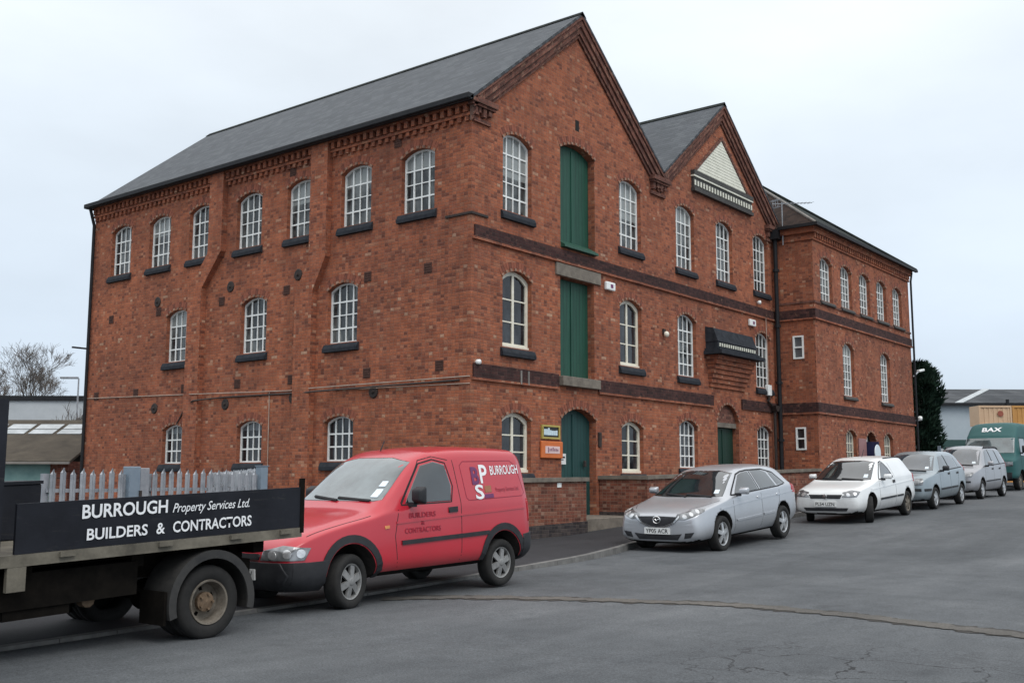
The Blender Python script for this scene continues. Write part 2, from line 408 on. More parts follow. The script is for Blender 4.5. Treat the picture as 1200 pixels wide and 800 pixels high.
M_CHASSIS = noisy('dirty_chassis', (0.006, 0.0055, 0.005), (0.014, 0.012, 0.010), 6, 1.0, spec=0.05)
M_FLOORRAIL = noisy('weathered_bed_rail', (0.07, 0.063, 0.05), (0.19, 0.172, 0.135), 4, 0.8, bump=0.3)
M_MUDG = noisy('grey_mudguard', (0.018, 0.018, 0.019), (0.055, 0.053, 0.049), 4, 0.6)
M_LETTER = noisy('white_lettering', (0.74, 0.76, 0.78), (0.85, 0.86, 0.87), 8, 0.5)
M_LET_BLUE = noisy('faded_blue_lettering', (0.12, 0.03, 0.11), (0.17, 0.035, 0.12), 8, 0.5)
M_LET_FADE = noisy('faded_maroon_lettering', (0.24, 0.014, 0.035), (0.31, 0.016, 0.037), 8, 0.5)
M_LET_TAN = noisy('tan_lettering', (0.30, 0.12, 0.06), (0.36, 0.15, 0.08), 8, 0.5)
M_LET_BLK = noisy('black_lettering', (0.01, 0.01, 0.012), (0.02, 0.02, 0.022), 8, 0.5)
M_PLATE = noisy('white_number_plate', (0.66, 0.67, 0.66), (0.76, 0.77, 0.75), 6, 0.4)
M_CHROME = noisy('chrome', (0.6, 0.6, 0.6), (0.75, 0.75, 0.75), 6, 0.15, metal=1.0)
M_SEAM = noisy('panel_gap', (0.012, 0.012, 0.014), (0.02, 0.02, 0.022), 6, 0.8)

def carglass(name, col, rough=0.04):
    t = NT(name)
    tc = t.node('ShaderNodeTexCoord').outputs['Object']
    n = t.noise(tc, 2.2, 3)
    c = t.ramp(n, [(0.3, tuple(x * 0.5 for x in col)), (0.7, tuple(x * 1.5 for x in col))])
    t.b.inputs['Coat Weight'].default_value = 1.0
    t.b.inputs['Coat Roughness'].default_value = 0.03
    return t.set(c, rough, spec=0.8)
M_CARGLASS = carglass('car_window_glass', (0.014, 0.02, 0.023))
M_SCREEN = carglass('windscreen_glass', (0.10, 0.125, 0.13))  # pale base colour stands in for sky reflected in the glass
M_SCREEN_DK = carglass('dark_windscreen_glass', (0.035, 0.045, 0.055))
M_LAMP = NT('headlamp_glass')
_tcl = M_LAMP.node('ShaderNodeTexCoord').outputs['Object']
_lc = M_LAMP.ramp(M_LAMP.noise(_tcl, 9, 1), [(0.3, (0.07, 0.075, 0.08)), (0.7, (0.30, 0.31, 0.32))])
M_LAMP.b.inputs['Coat Weight'].default_value = 1.0
M_LAMP = M_LAMP.set(_lc, 0.12, 0.3)
M_TAIL = noisy('red_tail_lens', (0.35, 0.01, 0.012), (0.45, 0.02, 0.02), 8, 0.2)
M_AMBER = noisy('amber_lens', (0.6, 0.22, 0.08), (0.7, 0.3, 0.1), 8, 0.2)

M_GALV = noisy('galvanised_steel', (0.24, 0.26, 0.285), (0.40, 0.42, 0.445), 5, 0.5, metal=0.3)
M_GALVBOX = noisy('blue_grey_steel', (0.17, 0.225, 0.28), (0.25, 0.31, 0.365), 3, 0.5, metal=0.2)
M_WALLGREY = noisy('pale_cladding', (0.42, 0.45, 0.47), (0.5, 0.53, 0.55), 1.2, 0.7)
M_CLADBLUE = noisy('grey_blue_cladding', (0.33, 0.385, 0.42), (0.42, 0.475, 0.51), 0.4, 0.6)
M_ROOFGREY = slate_mat('grey_sheet_roof', (0.05, 0.054, 0.06), (0.065, 0.07, 0.077), (0.085, 0.09, 0.097), 1.1, 2.6, rough=0.85)
M_FELT = noisy('mossy_brown_roof', (0.045, 0.037, 0.028), (0.09, 0.075, 0.055), 1.5, 0.95, bump=0.4)
M_ROOFLIGHT = noisy('translucent_roof_sheet', (0.28, 0.31, 0.32), (0.52, 0.55, 0.57), 2.2, 0.5)
M_TEALWALL = noisy('teal_boarding', (0.15, 0.27, 0.26), (0.24, 0.38, 0.36), 2, 0.7)
M_CONT_TAN = noisy('tan_container_paint', (0.52, 0.35, 0.22), (0.62, 0.44, 0.29), 0.8, 0.6)
M_CONT_OR = noisy('orange_container_paint', (0.45, 0.22, 0.06), (0.55, 0.29, 0.09), 0.8, 0.6)
M_BARK = noisy('grey_brown_bark', (0.10, 0.088, 0.08), (0.17, 0.15, 0.135), 6, 0.95)  # bark colour lightened and greyed to imitate distance haze
M_SIGN_Y = noisy('ochre_frame_paint', (0.38, 0.3, 0.07), (0.46, 0.37, 0.1), 6, 0.5)
M_SIGN_O = noisy('orange_sign_paint', (0.56, 0.13, 0.03), (0.66, 0.18, 0.045), 6, 0.5)
M_SIGN_B = noisy('black_sign_paint', (0.012, 0.014, 0.014), (0.022, 0.024, 0.024), 6, 0.4)
M_PALEBL = noisy('pale_blue_print', (0.5, 0.66, 0.74), (0.68, 0.8, 0.86), 14, 0.5)
M_PALEPK = noisy('pale_pink_print', (0.66, 0.46, 0.44), (0.78, 0.6, 0.58), 14, 0.5)
M_PRINT = noisy('maroon_print', (0.22, 0.1, 0.16), (0.3, 0.15, 0.2), 14, 0.5)
M_STICKER = noisy('white_sticker', (0.65, 0.75, 0.8), (0.8, 0.86, 0.9), 30, 0.5)

# ------------------------------------------------------------------ mesh helpers
ORG = {}
def org(o):
    while o is not None:
        if o.name in ORG: return ORG[o.name]
        o = o.parent
    return Vector((0, 0, 0))

def boxuv(me):
    uvl = me.uv_layers.new(name='UVMap')
    vs = me.vertices
    for p in me.polygons:
        n = p.normal
        ax, ay, az = abs(n.x), abs(n.y), abs(n.z)
        for li in p.loop_indices:
            c = vs[me.loops[li].vertex_index].co
            if az > 0.95: uv = (c.x, c.y)
            elif ax >= ay: uv = (c.y, c.z if az < 0.2 else c.z / max(0.3, math.sqrt(1 - az * az)))
            else: uv = (c.x, c.z if az < 0.2 else c.z / max(0.3, math.sqrt(1 - az * az)))
            uvl.data[li].uv = uv

def link_mesh(name, me, mats, parent=None, smooth=False, loc=None, rotz=0.0):
    if not isinstance(mats, (list, tuple)): mats = [mats]
    for m in mats: me.materials.append(m)
    if smooth:
        for p in me.polygons: p.use_smooth = True
    o = bpy.data.objects.new(name, me)
    COL.objects.link(o)
    if parent is not None: o.parent = parent
    if loc is not None: o.location = loc
    if rotz: o.rotation_euler = (0, 0, rotz)
    return o

def obj(name, bm, mats, parent=None, smooth=False, loc=None, rotz=0.0, uv=True, world=True, normals=True):
    """one mesh object from a bmesh; verts are in world space when the root has an entry in ORG"""
    if normals: bmesh.ops.recalc_face_normals(bm, faces=bm.faces[:])
    me = bpy.data.meshes.new(name)
    bm.to_mesh(me); bm.free()
    if uv and not me.uv_layers: boxuv(me)
    if world and parent is not None:
        me.transform(Matrix.Translation(-org(parent)))
    return link_mesh(name, me, mats, parent, smooth, loc, rotz)

def instance(src, parent, loc=(0, 0, 0), rotz=0.0):
    c = src.copy(); COL.objects.link(c); c.parent = parent; c.location = loc; c.rotation_euler = (0, 0, rotz)
    return c

def tag(o, label, cat, group=None, kind=None):
    if label: o['label'] = label
    if cat: o['category'] = cat
    if group: o['group'] = group
    if kind: o['kind'] = kind
    return o

def empty(name, loc=(0, 0, 0), rotz=0.0, worldgeom=False):
    o = bpy.data.objects.new(name, None)
    COL.objects.link(o)
    o.location = loc; o.rotation_euler = (0, 0, rotz); o.empty_display_size = 0.2
    if worldgeom: ORG[o.name] = Vector(loc)
    return o

def box(bm, x0, x1, y0, y1, z0, z1, mi=0):
    vs = [bm.verts.new(p) for p in ((x0, y0, z0), (x1, y0, z0), (x1, y1, z0), (x0, y1, z0), (x0, y0, z1), (x1, y0, z1), (x1, y1, z1), (x0, y1, z1))]
    for f in ((0, 3, 2, 1), (4, 5, 6, 7), (0, 1, 5, 4), (1, 2, 6, 5), (2, 3, 7, 6), (3, 0, 4, 7)):
        bm.faces.new([vs[i] for i in f]).material_index = mi
    return vs

def obox(bm, c, ax, ay, az, hx, hy, hz, mi=0):
    c = Vector(c); vs = []
    for k in (-1, 1):
        for i, j in ((-1, -1), (1, -1), (1, 1), (-1, 1)):
            vs.append(bm.verts.new(c + ax * (hx * i) + ay * (hy * j) + az * (hz * k)))
    for f in ((0, 3, 2, 1), (4, 5, 6, 7), (0, 1, 5, 4), (1, 2, 6, 5), (2, 3, 7, 6), (3, 0, 4, 7)):
        bm.faces.new([vs[i] for i in f]).material_index = mi
    return vs

def bevel(bm, w, seg=1):
    bmesh.ops.bevel(bm, geom=bm.edges[:], offset=w, segments=seg, affect='EDGES', profile=0.5)

def prism(bm, pts, d, mi=0):
    """closed prism: polygon pts (3D) pushed along vector d"""
    d = Vector(d); a = [bm.verts.new(p) for p in pts]; b = [bm.verts.new(Vector(p) + d) for p in pts]
    n = len(pts)
    tris = tessellate_polygon([[Vector(p) for p in pts]])
    for t in tris:
        bm.faces.new([a[i] for i in t]).material_index = mi
        bm.faces.new([b[i] for i in reversed(t)]).material_index = mi
    for i in range(n):
        j = (i + 1) % n
        bm.faces.new((a[i], a[j], b[j], b[i])).material_index = mi

def tube(bm, pts, r, n=8, cap=True, mi=0):
    pts = [Vector(p) for p in pts]
    rs = r if isinstance(r, (list, tuple)) else [r] * len(pts)
    rings = []
    for i, p in enumerate(pts):
        d = (pts[min(i + 1, len(pts) - 1)] - pts[max(i - 1, 0)]).normalized()
        a = d.orthogonal().normalized() if i == 0 else None
        if a is None:
            a = (prev - d * prev.dot(d)); a = a.normalized() if a.length > 1e-6 else d.orthogonal().normalized()
        prev = a; b = d.cross(a)
        rings.append([bm.verts.new(p + (a * math.cos(2 * math.pi * k / n) + b * math.sin(2 * math.pi * k / n)) * rs[i]) for k in range(n)])
    for i in range(len(rings) - 1):
        for k in range(n):
            bm.faces.new((rings[i][k], rings[i][(k + 1) % n], rings[i + 1][(k + 1) % n], rings[i + 1][k])).material_index = mi
    if cap and n > 2:
        bm.faces.new(rings[0][::-1]).material_index = mi
        bm.faces.new(rings[-1]).material_index = mi

def lathe(bm, prof, n=32, axis='Y', c=(0, 0, 0), mi=0, closed=False):
    """prof: (radius, along-axis) pairs"""
    c = Vector(c); rings = []
    for r, h in prof:
        ring = []
        for k in range(n):
            a = 2 * math.pi * k / n
            p = Vector((r * math.cos(a), h, r * math.sin(a))) if axis == 'Y' else Vector((r * math.cos(a), r * math.sin(a), h))
            ring.append(bm.verts.new(c + p))
        rings.append(ring)
    m = len(rings)
    for i in range(m if closed else m - 1):
        for k in range(n):
            bm.faces.new((rings[i][k], rings[i][(k + 1) % n], rings[(i + 1) % m][(k + 1) % n], rings[(i + 1) % m][k])).material_index = mi
    return rings

def text_mesh(body, size, bold=0.0, shear=0.0, align='LEFT', spacing=1.0, extrude=0.0):
    cu = bpy.data.curves.new('lettering', 'FONT')
    cu.body = body; cu.size = size; cu.offset = bold; cu.shear = shear; cu.align_x = align; cu.space_character = spacing; cu.extrude = extrude
    cu.resolution_u = 3
    o = bpy.data.objects.new('lettering', cu); COL.objects.link(o)
    dg = bpy.context.evaluated_depsgraph_get()
    me = bpy.data.meshes.new_from_object(o.evaluated_get(dg))
    bpy.data.objects.remove(o); bpy.data.curves.remove(cu)
    me.materials.clear()
    return me

def fit_text(me, width=None, height=None):
    """scale a text mesh to a width and height, with its lower left corner at the origin"""
    xs = [v.co.x for v in me.vertices]; ys = [v.co.y for v in me.vertices]
    x0, x1, y0, y1 = min(xs), max(xs), min(ys), max(ys)
    sx = width / (x1 - x0) if width else 1
    sy = height / (y1 - y0) if height else sx
    if not width: sx = sy
    for v in me.vertices:
        v.co = Vector(((v.co.x - x0) * sx, (v.co.y - y0) * sy, v.co.z))
    return me

def flat_text(name, body, frame, mat, parent, width=None, height=None, bold=0.0, shear=0.0):
    """lettering laid on a plane: frame = (origin, right, up, normal)"""
    me = fit_text(text_mesh(body, 1.0, bold, shear), width, height)
    o, r, u, n = [Vector(q) for q in frame]
    for v in me.vertices: v.co = o + r * v.co.x + u * v.co.y + n * 0.003
    if parent is not None: me.transform(Matrix.Translation(-org(parent)))
    boxuv(me) if not me.uv_layers else None
    return link_mesh(name, me, mat, parent)

# ------------------------------------------------------------------ ground
GX = [(-400, -1.50), (-40, -1.50), (-20, -1.455), (-12, -1.42), (-9.2, -1.40), (-6.5, -1.365), (-2, -1.33), (1.3, -1.285), (3.9, -1.17), (8.0, -0.97), (10.7, -0.855), (13.1, -0.75), (15.6, -0.65), (19.5, -0.56), (22.2, -0.495), (27, -0.37), (35, -0.24), (50, -0.12), (80, -0.05), (400, -0.02)]
def pchip(xs, ys):
    xs = np.array(xs, float); ys = np.array(ys, float); h = np.diff(xs); d = np.diff(ys) / h
    m = np.zeros_like(ys); m[0], m[-1] = d[0], d[-1]
    for i in range(1, len(xs) - 1):
        if d[i - 1] * d[i] > 0:
            w1, w2 = 2 * h[i] + h[i - 1], h[i] + 2 * h[i - 1]
            m[i] = (w1 + w2) / (w1 / d[i - 1] + w2 / d[i])
    def f(x):
        i = int(np.clip(np.searchsorted(xs, x) - 1, 0, len(xs) - 2))
        t = (x - xs[i]) / h[i]; t2, t3 = t * t, t * t * t
        return float((2 * t3 - 3 * t2 + 1) * ys[i] + (t3 - 2 * t2 + t) * h[i] * m[i] + (-2 * t3 + 3 * t2) * ys[i + 1] + (t3 - t2) * h[i] * m[i + 1])
    return f
_g = pchip([a for a, b in GX], [b for a, b in GX])
def gz(x, y=0): return _g(x) + Z0

def sheet(bm, xs, yf, zf, nu):
    """strip following xs; yf(x) gives the list of y lines; zf(x, y) height"""
    rows = []
    for x in xs:
        rows.append([bm.verts.new((x, y, zf(x, y))) for y in yf(x)])
    for i in range(len(rows) - 1):
        for j in range(len(rows[0]) - 1):
            bm.faces.new((rows[i][j], rows[i + 1][j], rows[i + 1][j + 1], rows[i][j + 1]))

gxs = [-400, -150, -80, -50, -35] + [x * 0.75 for x in range(-40, 60)] + [46, 50, 60, 80, 120, 200, 400]
bm = bmesh.new()
sheet(bm, gxs, lambda x: [-400, -120, -40, -20, -12, -6, 0, 8, 20, 60, 150, 400], lambda x, y: gz(x), 0)
tag(obj('road', bm, M_ROAD, smooth=True), None, None, kind='structure')

KERB = pchip([-60, -20, -13.2, -9.7, -7.2, -4.4, -2.6, -0.8, 0.8, 3, 60], [-6.9, -6.3, -5.95, -5.55, -5.3, -4.9, -4.68, -4.25, -3.72, -3.5, -3.5])
KH = pchip([-60, -7.0, -2.8, -0.8, 60], [0.035, 0.035, 0.085, 0.11, 0.11])
pxs = [x * 0.5 for x in range(-100, 110)]
bm = bmesh.new()
sheet(bm, pxs, lambda x: [KERB(x) + 0.13, (KERB(x) - 1.2) * 0.5, -1.25, 0.4], lambda x, y: gz(x) + KH(x) - 0.004, 0)
tag(obj('pavement', bm, M_PAVE, smooth=True), None, None, kind='structure')
bm = bmesh.new()
for i in range(0, 166):                                # kerb stones 0.6 m long with fine joints
    x0 = -40 + i * 0.6; x1 = x0 + 0.59
    y0, y1 = KERB(x0), KERB(x1)
    za, zb = gz(x0) + KH(x0), gz(x1) + KH(x1)
    v = [bm.verts.new(q) for q in ((x0, y0, gz(x0) - 0.1), (x1, y1, gz(x1) - 0.1), (x1, y1 + 0.13, gz(x1) - 0.1), (x0, y0 + 0.13, gz(x0) - 0.1), (x0, y0 + 0.012, za), (x1, y1 + 0.012, zb), (x1, y1 + 0.128, zb), (x0, y0 + 0.128, za))]
    for f in ((4, 5, 6, 7), (0, 1, 5, 4), (1, 2, 6, 5), (2, 3, 7, 6), (3, 0, 4, 7)):
        bm.faces.new([v[k] for k in f])
tag(obj('kerb', bm, M_KERB), None, None, kind='structure')
# yard north-west of the mill
bm = bmesh.new()
sheet(bm, [-120, -60, -30, -15, -8, -3, 0.5], lambda x: [0.35, 8, 20, 60, 200], lambda x, y: gz(x) + 0.03 + min(1.1, max(0, (y - 8) * 0.035)), 0)
tag(obj('yard', bm, M_YARD, smooth=True), None, None, kind='structure')

# old trench repair crossing the road
TR = [(-8.3, -5.75), (-8.0, -6.1), (-7.75, -6.4), (-7.4, -6.85), (-7.1, -7.5), (-6.8, -8.2), (-6.55, -9.0), (-6.45, -9.8), (-6.5, -10.7), (-6.68, -11.6), (-6.95, -12.5), (-7.2, -13.6), (-7.5, -15), (-8, -18)]
def strip_path(pts, w, jit, seed, step=0.07):
    rnd = random.Random(seed); out = []
    for (ax, ay), (bx, by) in zip(pts[:-1], pts[1:]):
        n = max(1, int(math.hypot(bx - ax, by - ay) / step))
        for k in range(n):
            t = k / n; x, y = ax + (bx - ax) * t, ay + (by - ay) * t
            L = math.hypot(bx - ax, by - ay); nx, ny = -(by - ay) / L, (bx - ax) / L
            m_ = 0.72 + 0.38 * math.sin(len(out) * 0.21 + seed) * math.sin(len(out) * 0.083 + 1.3 * seed); wl, wr = w * m_ + rnd.uniform(-jit, jit), w * (1.5 - 0.6 * m_) + rnd.uniform(-jit, jit)
            out.append(((x + nx * wl, y + ny * wl), (x - nx * wr, y - ny * wr)))
    return out
for nm, w, jit, mt, dz, sd in (('trench_edge', 0.21, 0.06, M_TRENCH_EDGE, 0.004, 3), ('trench_repair', 0.15, 0.06, M_TRENCH, 0.008, 5)):
    bm = bmesh.new(); prev = None
    for a, b in strip_path(TR, w, jit, sd):
        cur = (bm.verts.new((a[0], a[1], gz(a[0]) + dz)), bm.verts.new((b[0], b[1], gz(b[0]) + dz)))
        if prev: bm.faces.new((prev[0], prev[1], cur[1], cur[0]))
        prev = cur
    tag(obj(nm, bm, mt), None, None, kind='structure')

# ------------------------------------------------------------------ the mill
mill = empty('mill_building', (8.0, 6.0, 0.1), worldgeom=True)
tag(mill, 'long three storey red brick mill with two steep slate gables and green loading doors', 'mill')
def Z(z): return z + Z0

def arch_pts(w, h, rise, n=10):
    """opening outline, from bottom left, counter-clockwise in (x, z)"""
    a = w / 2
    if rise <= 0: return [(-a, 0), (a, 0), (a, h), (-a, h)]
    Rr = (a * a + rise * rise) / (2 * rise); zc = h - Rr
    a0 = math.asin(min(1, a / Rr)); out = [(-a, 0), (a, 0)]
    for k in range(n + 1):
        t = a0 - 2 * a0 * k / n
        out.append((Rr * math.sin(t), zc + Rr * math.cos(t)))
    return out

def facade(bm, outer, holes, to3, inward, depth):
    """wall skin with real openings: 2D outline and holes, reveals pushed in by depth"""
    inward = Vector(inward)
    loops = [[Vector((p[0], p[1], 0)) for p in outer]] + [[Vector((p[0], p[1], 0)) for p in h] for h in holes]
    flat = [p for l in loops for p in l]
    vs = [bm.verts.new(to3(p.x, p.y)) for p in flat]
    es = []; i0 = 0
    for l in loops:
        n = len(l)
        es += [bm.edges.new((vs[i0 + k], vs[i0 + (k + 1) % n])) for k in range(n)]
        i0 += n
    bmesh.ops.triangle_fill(bm, edges=es, use_beauty=True, use_dissolve=False, normal=-inward)
    i0 = len(outer)
    for h in holes:
        n = len(h)
        front = vs[i0:i0 + n]
        back = [bm.verts.new(v.co + inward * depth) for v in front]
        for k in range(n):
            j = (k + 1) % n
            bm.faces.new((front[k], front[j], back[j], back[k]))
        i0 += n

# window kinds: width, height, rise, columns, rows, style
KINDS = {
    'L3': (1.06, 1.50, 0.17, 4, 4, 'iron'), 'L2': (1.06, 1.48, 0.17, 4, 4, 'iron'), 'L1': (1.02, 1.08, 0.15, 4, 3, 'iron'),
    'F3': (1.10, 1.90, 0.20, 4, 5, 'iron'), 'F2': (1.10, 1.82, 0.20, 4, 5, 'iron'), 'F1': (1.08, 1.36, 0.18, 4, 4, 'iron'),
    'S2': (1.10, 1.80, 0.20, 2, 3, 'sash'), 'S1': (1.08, 1.36, 0.18, 2, 3, 'sash'),
    'W3': (1.06, 1.50, 0.20, 4, 5, 'iron'), 'W2': (1.04, 1.84, 0.20, 4, 6, 'iron'), 'W1': (0.98, 1.40, 0.20, 4, 4, 'sash4'),
}
# (kind, centre along the facade, bottom height from the eye)
FRONT = [('F3', 1.66, 6.21), ('F3', 6.65, 6.24), ('F3', 9.70, 6.17), ('F3', 12.20, 6.17), ('F3', 14.80, 6.22),
         ('S2', 1.66, 3.03), ('S2', 6.62, 3.03), ('F2', 9.70, 3.01), ('F2', 14.80, 3.03),
         ('S1', 1.64, 0.19), ('S1', 6.64, 0.21), ('F1', 9.68, 0.38), ('F1', 14.74, 0.42)]
LEFT = [('L3', y, 6.19) for y in (1.65, 3.72, 5.77, 7.86, 10.02, 12.0, 14.02)] + [('L2', y, 3.32) for y in (4.12, 7.53, 10.93)] + [('L1', y, 0.46) for y in (4.16, 7.55, 10.92)]
WING = [('W3', x, 6.03) for x in (16.92, 18.74, 20.55, 22.32, 24.1)] + [('W2', x, 2.94) for x in (18.68, 22.40)] + [('W1', x, 0.36) for x in (18.64, 22.42)]
DOORS = [  # x0, x1, z0, z1, rise
    (3.39, 4.92, 5.84, 8.48, 0.20), (3.37, 4.86, 2.53, 4.99, 0.0), (3.39, 4.90, -1.0, 1.76, 0.26), (11.46, 12.90, -0.85, 2.33, 0.52)]
WDOOR = (20.08, 21.1, -0.7, 1.76, 0.3)
def hole(kind, c, zb):
    w, h, r = KINDS[kind][:3]
    return [(c + x, Z(zb + z)) for x, z in arch_pts(w, h, r)]
def dhole(d):
    x0, x1, z0, z1, r = d
    return [((x0 + x1) / 2 + x, Z(z0 + z)) for x, z in arch_pts(x1 - x0, z1 - z0, r)]

WB = -1.393                      # wing front plane
XS, XR, YB = 15.793, 25.51, 15.55
V1 = 8.15                        # valley between the gables
EAVE = 8.60
ZB = Z(-2.2)
bm = bmesh.new()
facade(bm, [(0, ZB), (XS, ZB), (XS, Z(8.6)), (12.08, Z(11.7)), (V1, Z(8.5)), (4.15, Z(11.8)), (0, Z(8.5))],
       [hole(*q) for q in FRONT] + [dhole(d) for d in DOORS], lambda a, z: (a, 0, z), (0, 1, 0), 0.3)
facade(bm, [(0, ZB), (YB, ZB), (YB, Z(8.6)), (0, Z(8.5))], [hole(*q) for q in LEFT], lambda a, z: (0, a, z), (1, 0, 0), 0.22)
# rear and right hand faces of the main block
f = [bm.verts.new(p) for p in ((0, YB, ZB), (0, YB, Z(8.6)), (4.15, YB, Z(11.8)), (V1, YB, Z(8.5)), (12.08, YB, Z(11.7)), (XS, YB, Z(8.6)), (XS, YB, ZB))]
for t in tessellate_polygon([[v.co for v in f]]): bm.faces.new([f[i] for i in t])
bm.faces.new([bm.verts.new(p) for p in ((XS, YB, ZB), (XS, YB, Z(8.6)), (XS, 8.6, Z(8.6)), (XS, 8.6, ZB))])
bmesh.ops.remove_doubles(bm, verts=bm.verts[:], dist=0.0005)
obj('wall', bm, M_BRICK, mill)
# wing
bm = bmesh.new()
facade(bm, [(XS, ZB), (XR, ZB), (XR, Z(8.5)), (XS, Z(8.5))], [hole(*q) for q in WING] + [dhole(WDOOR)], lambda a, z: (a, WB, z), (0, 1, 0), 0.24)
SMALL = [(-0.99, -0.62, 4.02, 4.79), (-0.97, -0.62, 1.02, 1.76)]
facade(bm, [(WB, ZB), (0.02, ZB), (0.02, Z(8.5)), (WB, Z(8.5))], [[(a, Z(c)), (b, Z(c)), (b, Z(d)), (a, Z(d))] for a, b, c, d in SMALL], lambda a, z: (XS, a, z), (1, 0, 0), 0.1)
for q in (((XR, WB, ZB), (XR, 8.6, ZB), (XR, 8.6, Z(8.5)), (XR, WB, Z(8.5))), ((XS, 8.6, ZB), (XR, 8.6, ZB), (XR, 8.6, Z(8.5)), (XS, 8.6, Z(8.5)))):
    bm.faces.new([bm.verts.new(p) for p in q])
bmesh.ops.remove_doubles(bm, verts=bm.verts[:], dist=0.0005)
obj('wing_wall', bm, M_BRICK, mill)

# --- window builder (local: x along the wall, +y into the wall, z from the sill)
def arch_z(w, h, rise, x):
    if rise <= 0: return h
    a = w / 2; Rr = (a * a + rise * rise) / (2 * rise)
    return h - Rr + math.sqrt(max(0, Rr * Rr - x * x))
def ring_frame(bm, outer, inner, y0, y1):
    n = len(outer)
    vo0 = [bm.verts.new((x, y0, z)) for x, z in outer]; vi0 = [bm.verts.new((x, y0, z)) for x, z in inner]
    vo1 = [bm.verts.new((x, y1, z)) for x, z in outer]; vi1 = [bm.verts.new((x, y1, z)) for x, z in inner]
    for k in range(n):
        j = (k + 1) % n
        bm.faces.new((vo0[k], vo0[j], vi0[j], vi0[k])); bm.faces.new((vo1[j], vo1[k], vi1[k], vi1[j]))
        bm.faces.new((vi0[k], vi0[j], vi1[j], vi1[k])); bm.faces.new((vo0[j], vo0[k], vo1[k], vo1[j]))

WMESH = {}
def make_window_meshes(kind):
    w, h, rise, nc, nr, style = KINDS[kind]
    rec = 0.14
    iron = style == 'iron'
    ft = 0.04 if iron else (0.085 if style == 'sash' else 0.06)
    out = [(x * 0.998, z) for x, z in arch_pts(w, h, rise)]
    inn = []
    for x, z in out:                                   # inset outline
        sx = (w / 2 - ft) / (w / 2)
        xi = x * sx
        zi = ft * (1.3 if not iron else 1.0) if z < 0.01 else arch_z(w, h, rise, x) - ft * 1.05 if rise else z - ft
        inn.append((xi, zi))
    bm = bmesh.new()
    ring_frame(bm, out, inn, rec - 0.02, rec + 0.04)
    bt = 0.025 if iron else 0.032
    pw = w - 2 * ft
    for c in range(1, nc):
        x = -w / 2 + ft + pw * c / nc
        b = bt * (1.6 if (iron and c in (1, nc - 1)) else 1.0)
        if style == 'sash': b = 0.075
        box(bm, x - b / 2, x + b / 2, rec - 0.008, rec + 0.028, ft * 0.9, arch_z(w, h, rise, abs(x) + b / 2) - ft)
    top = h - rise
    for r in range(1, nr):
        z = ft + (top + rise * 0.25 - ft) * r / nr
        b = bt * (1.5 if (iron and r in (1, nr - 1)) else 1.0)
        box(bm, -w / 2 + ft * 0.9, w / 2 - ft * 0.9, rec - 0.004, rec + 0.025, z - b / 2, z + b / 2)
    if style == 'sash':
        box(bm, -w / 2 + 0.005, w / 2 - 0.005, rec - 0.06, rec - 0.022, 0.0, 0.06)
    bmesh.ops.recalc_face_normals(bm, faces=bm.faces[:])
    me = bpy.data.meshes.new('window'); bm.to_mesh(me); bm.free(); boxuv(me)
    me.materials.append(M_WHITE if iron else M_CREAM)
    # pane
    bm = bmesh.new()
    prism(bm, [(x, rec + 0.02, z) for x, z in inn], (0, 0.008, 0))
    bmesh.ops.recalc_face_normals(bm, faces=bm.faces[:])
    pm = bpy.data.meshes.new('pane'); bm.to_mesh(pm); bm.free(); boxuv(pm)
    pm.materials.append(M_PANE if kind in ('L3', 'F3', 'L2', 'F2', 'W3', 'W2') else M_PANE_DK)
    # sloping painted sill
    bm = bmesh.new()
    sh = 0.225 if kind[0] in 'LFS' else 0.15
    so = 0.085; e = 0.08
    pr = [(rec - 0.03, 0.0), (0.0, -0.02), (-so, -sh * 0.62), (-so, -sh), (0.0, -sh), (rec - 0.03, -sh)]
    xl, xr = -w / 2 - e, w / 2 + e
    for y, z in ():
        pass
    # part inside the opening and the wider nosing in front of the wall
    prism(bm, [(-w / 2 + 0.002, y, z) for y, z in [(rec - 0.022, 0.004), (0.002, -0.022), (0.002, -sh), (rec - 0.022, -sh)]], (w - 0.004, 0, 0))
    prism(bm, [(xl, y, z) for y, z in [(0.0, -0.022), (-0.035, -0.03), (-so, -sh * 0.6), (-so, -sh * 0.96), (0.0, -sh)]], (xr - xl, 0, 0))
    bmesh.ops.recalc_face_normals(bm, faces=bm.faces[:])
    sm = bpy.data.meshes.new('sill'); bm.to_mesh(sm); bm.free(); boxuv(sm)
    sm.materials.append(M_SILL if kind[0] != 'W' else M_DARKSTONE)
    WMESH[kind] = (me, pm, sm, arch_mesh(w, h, rise, 19))

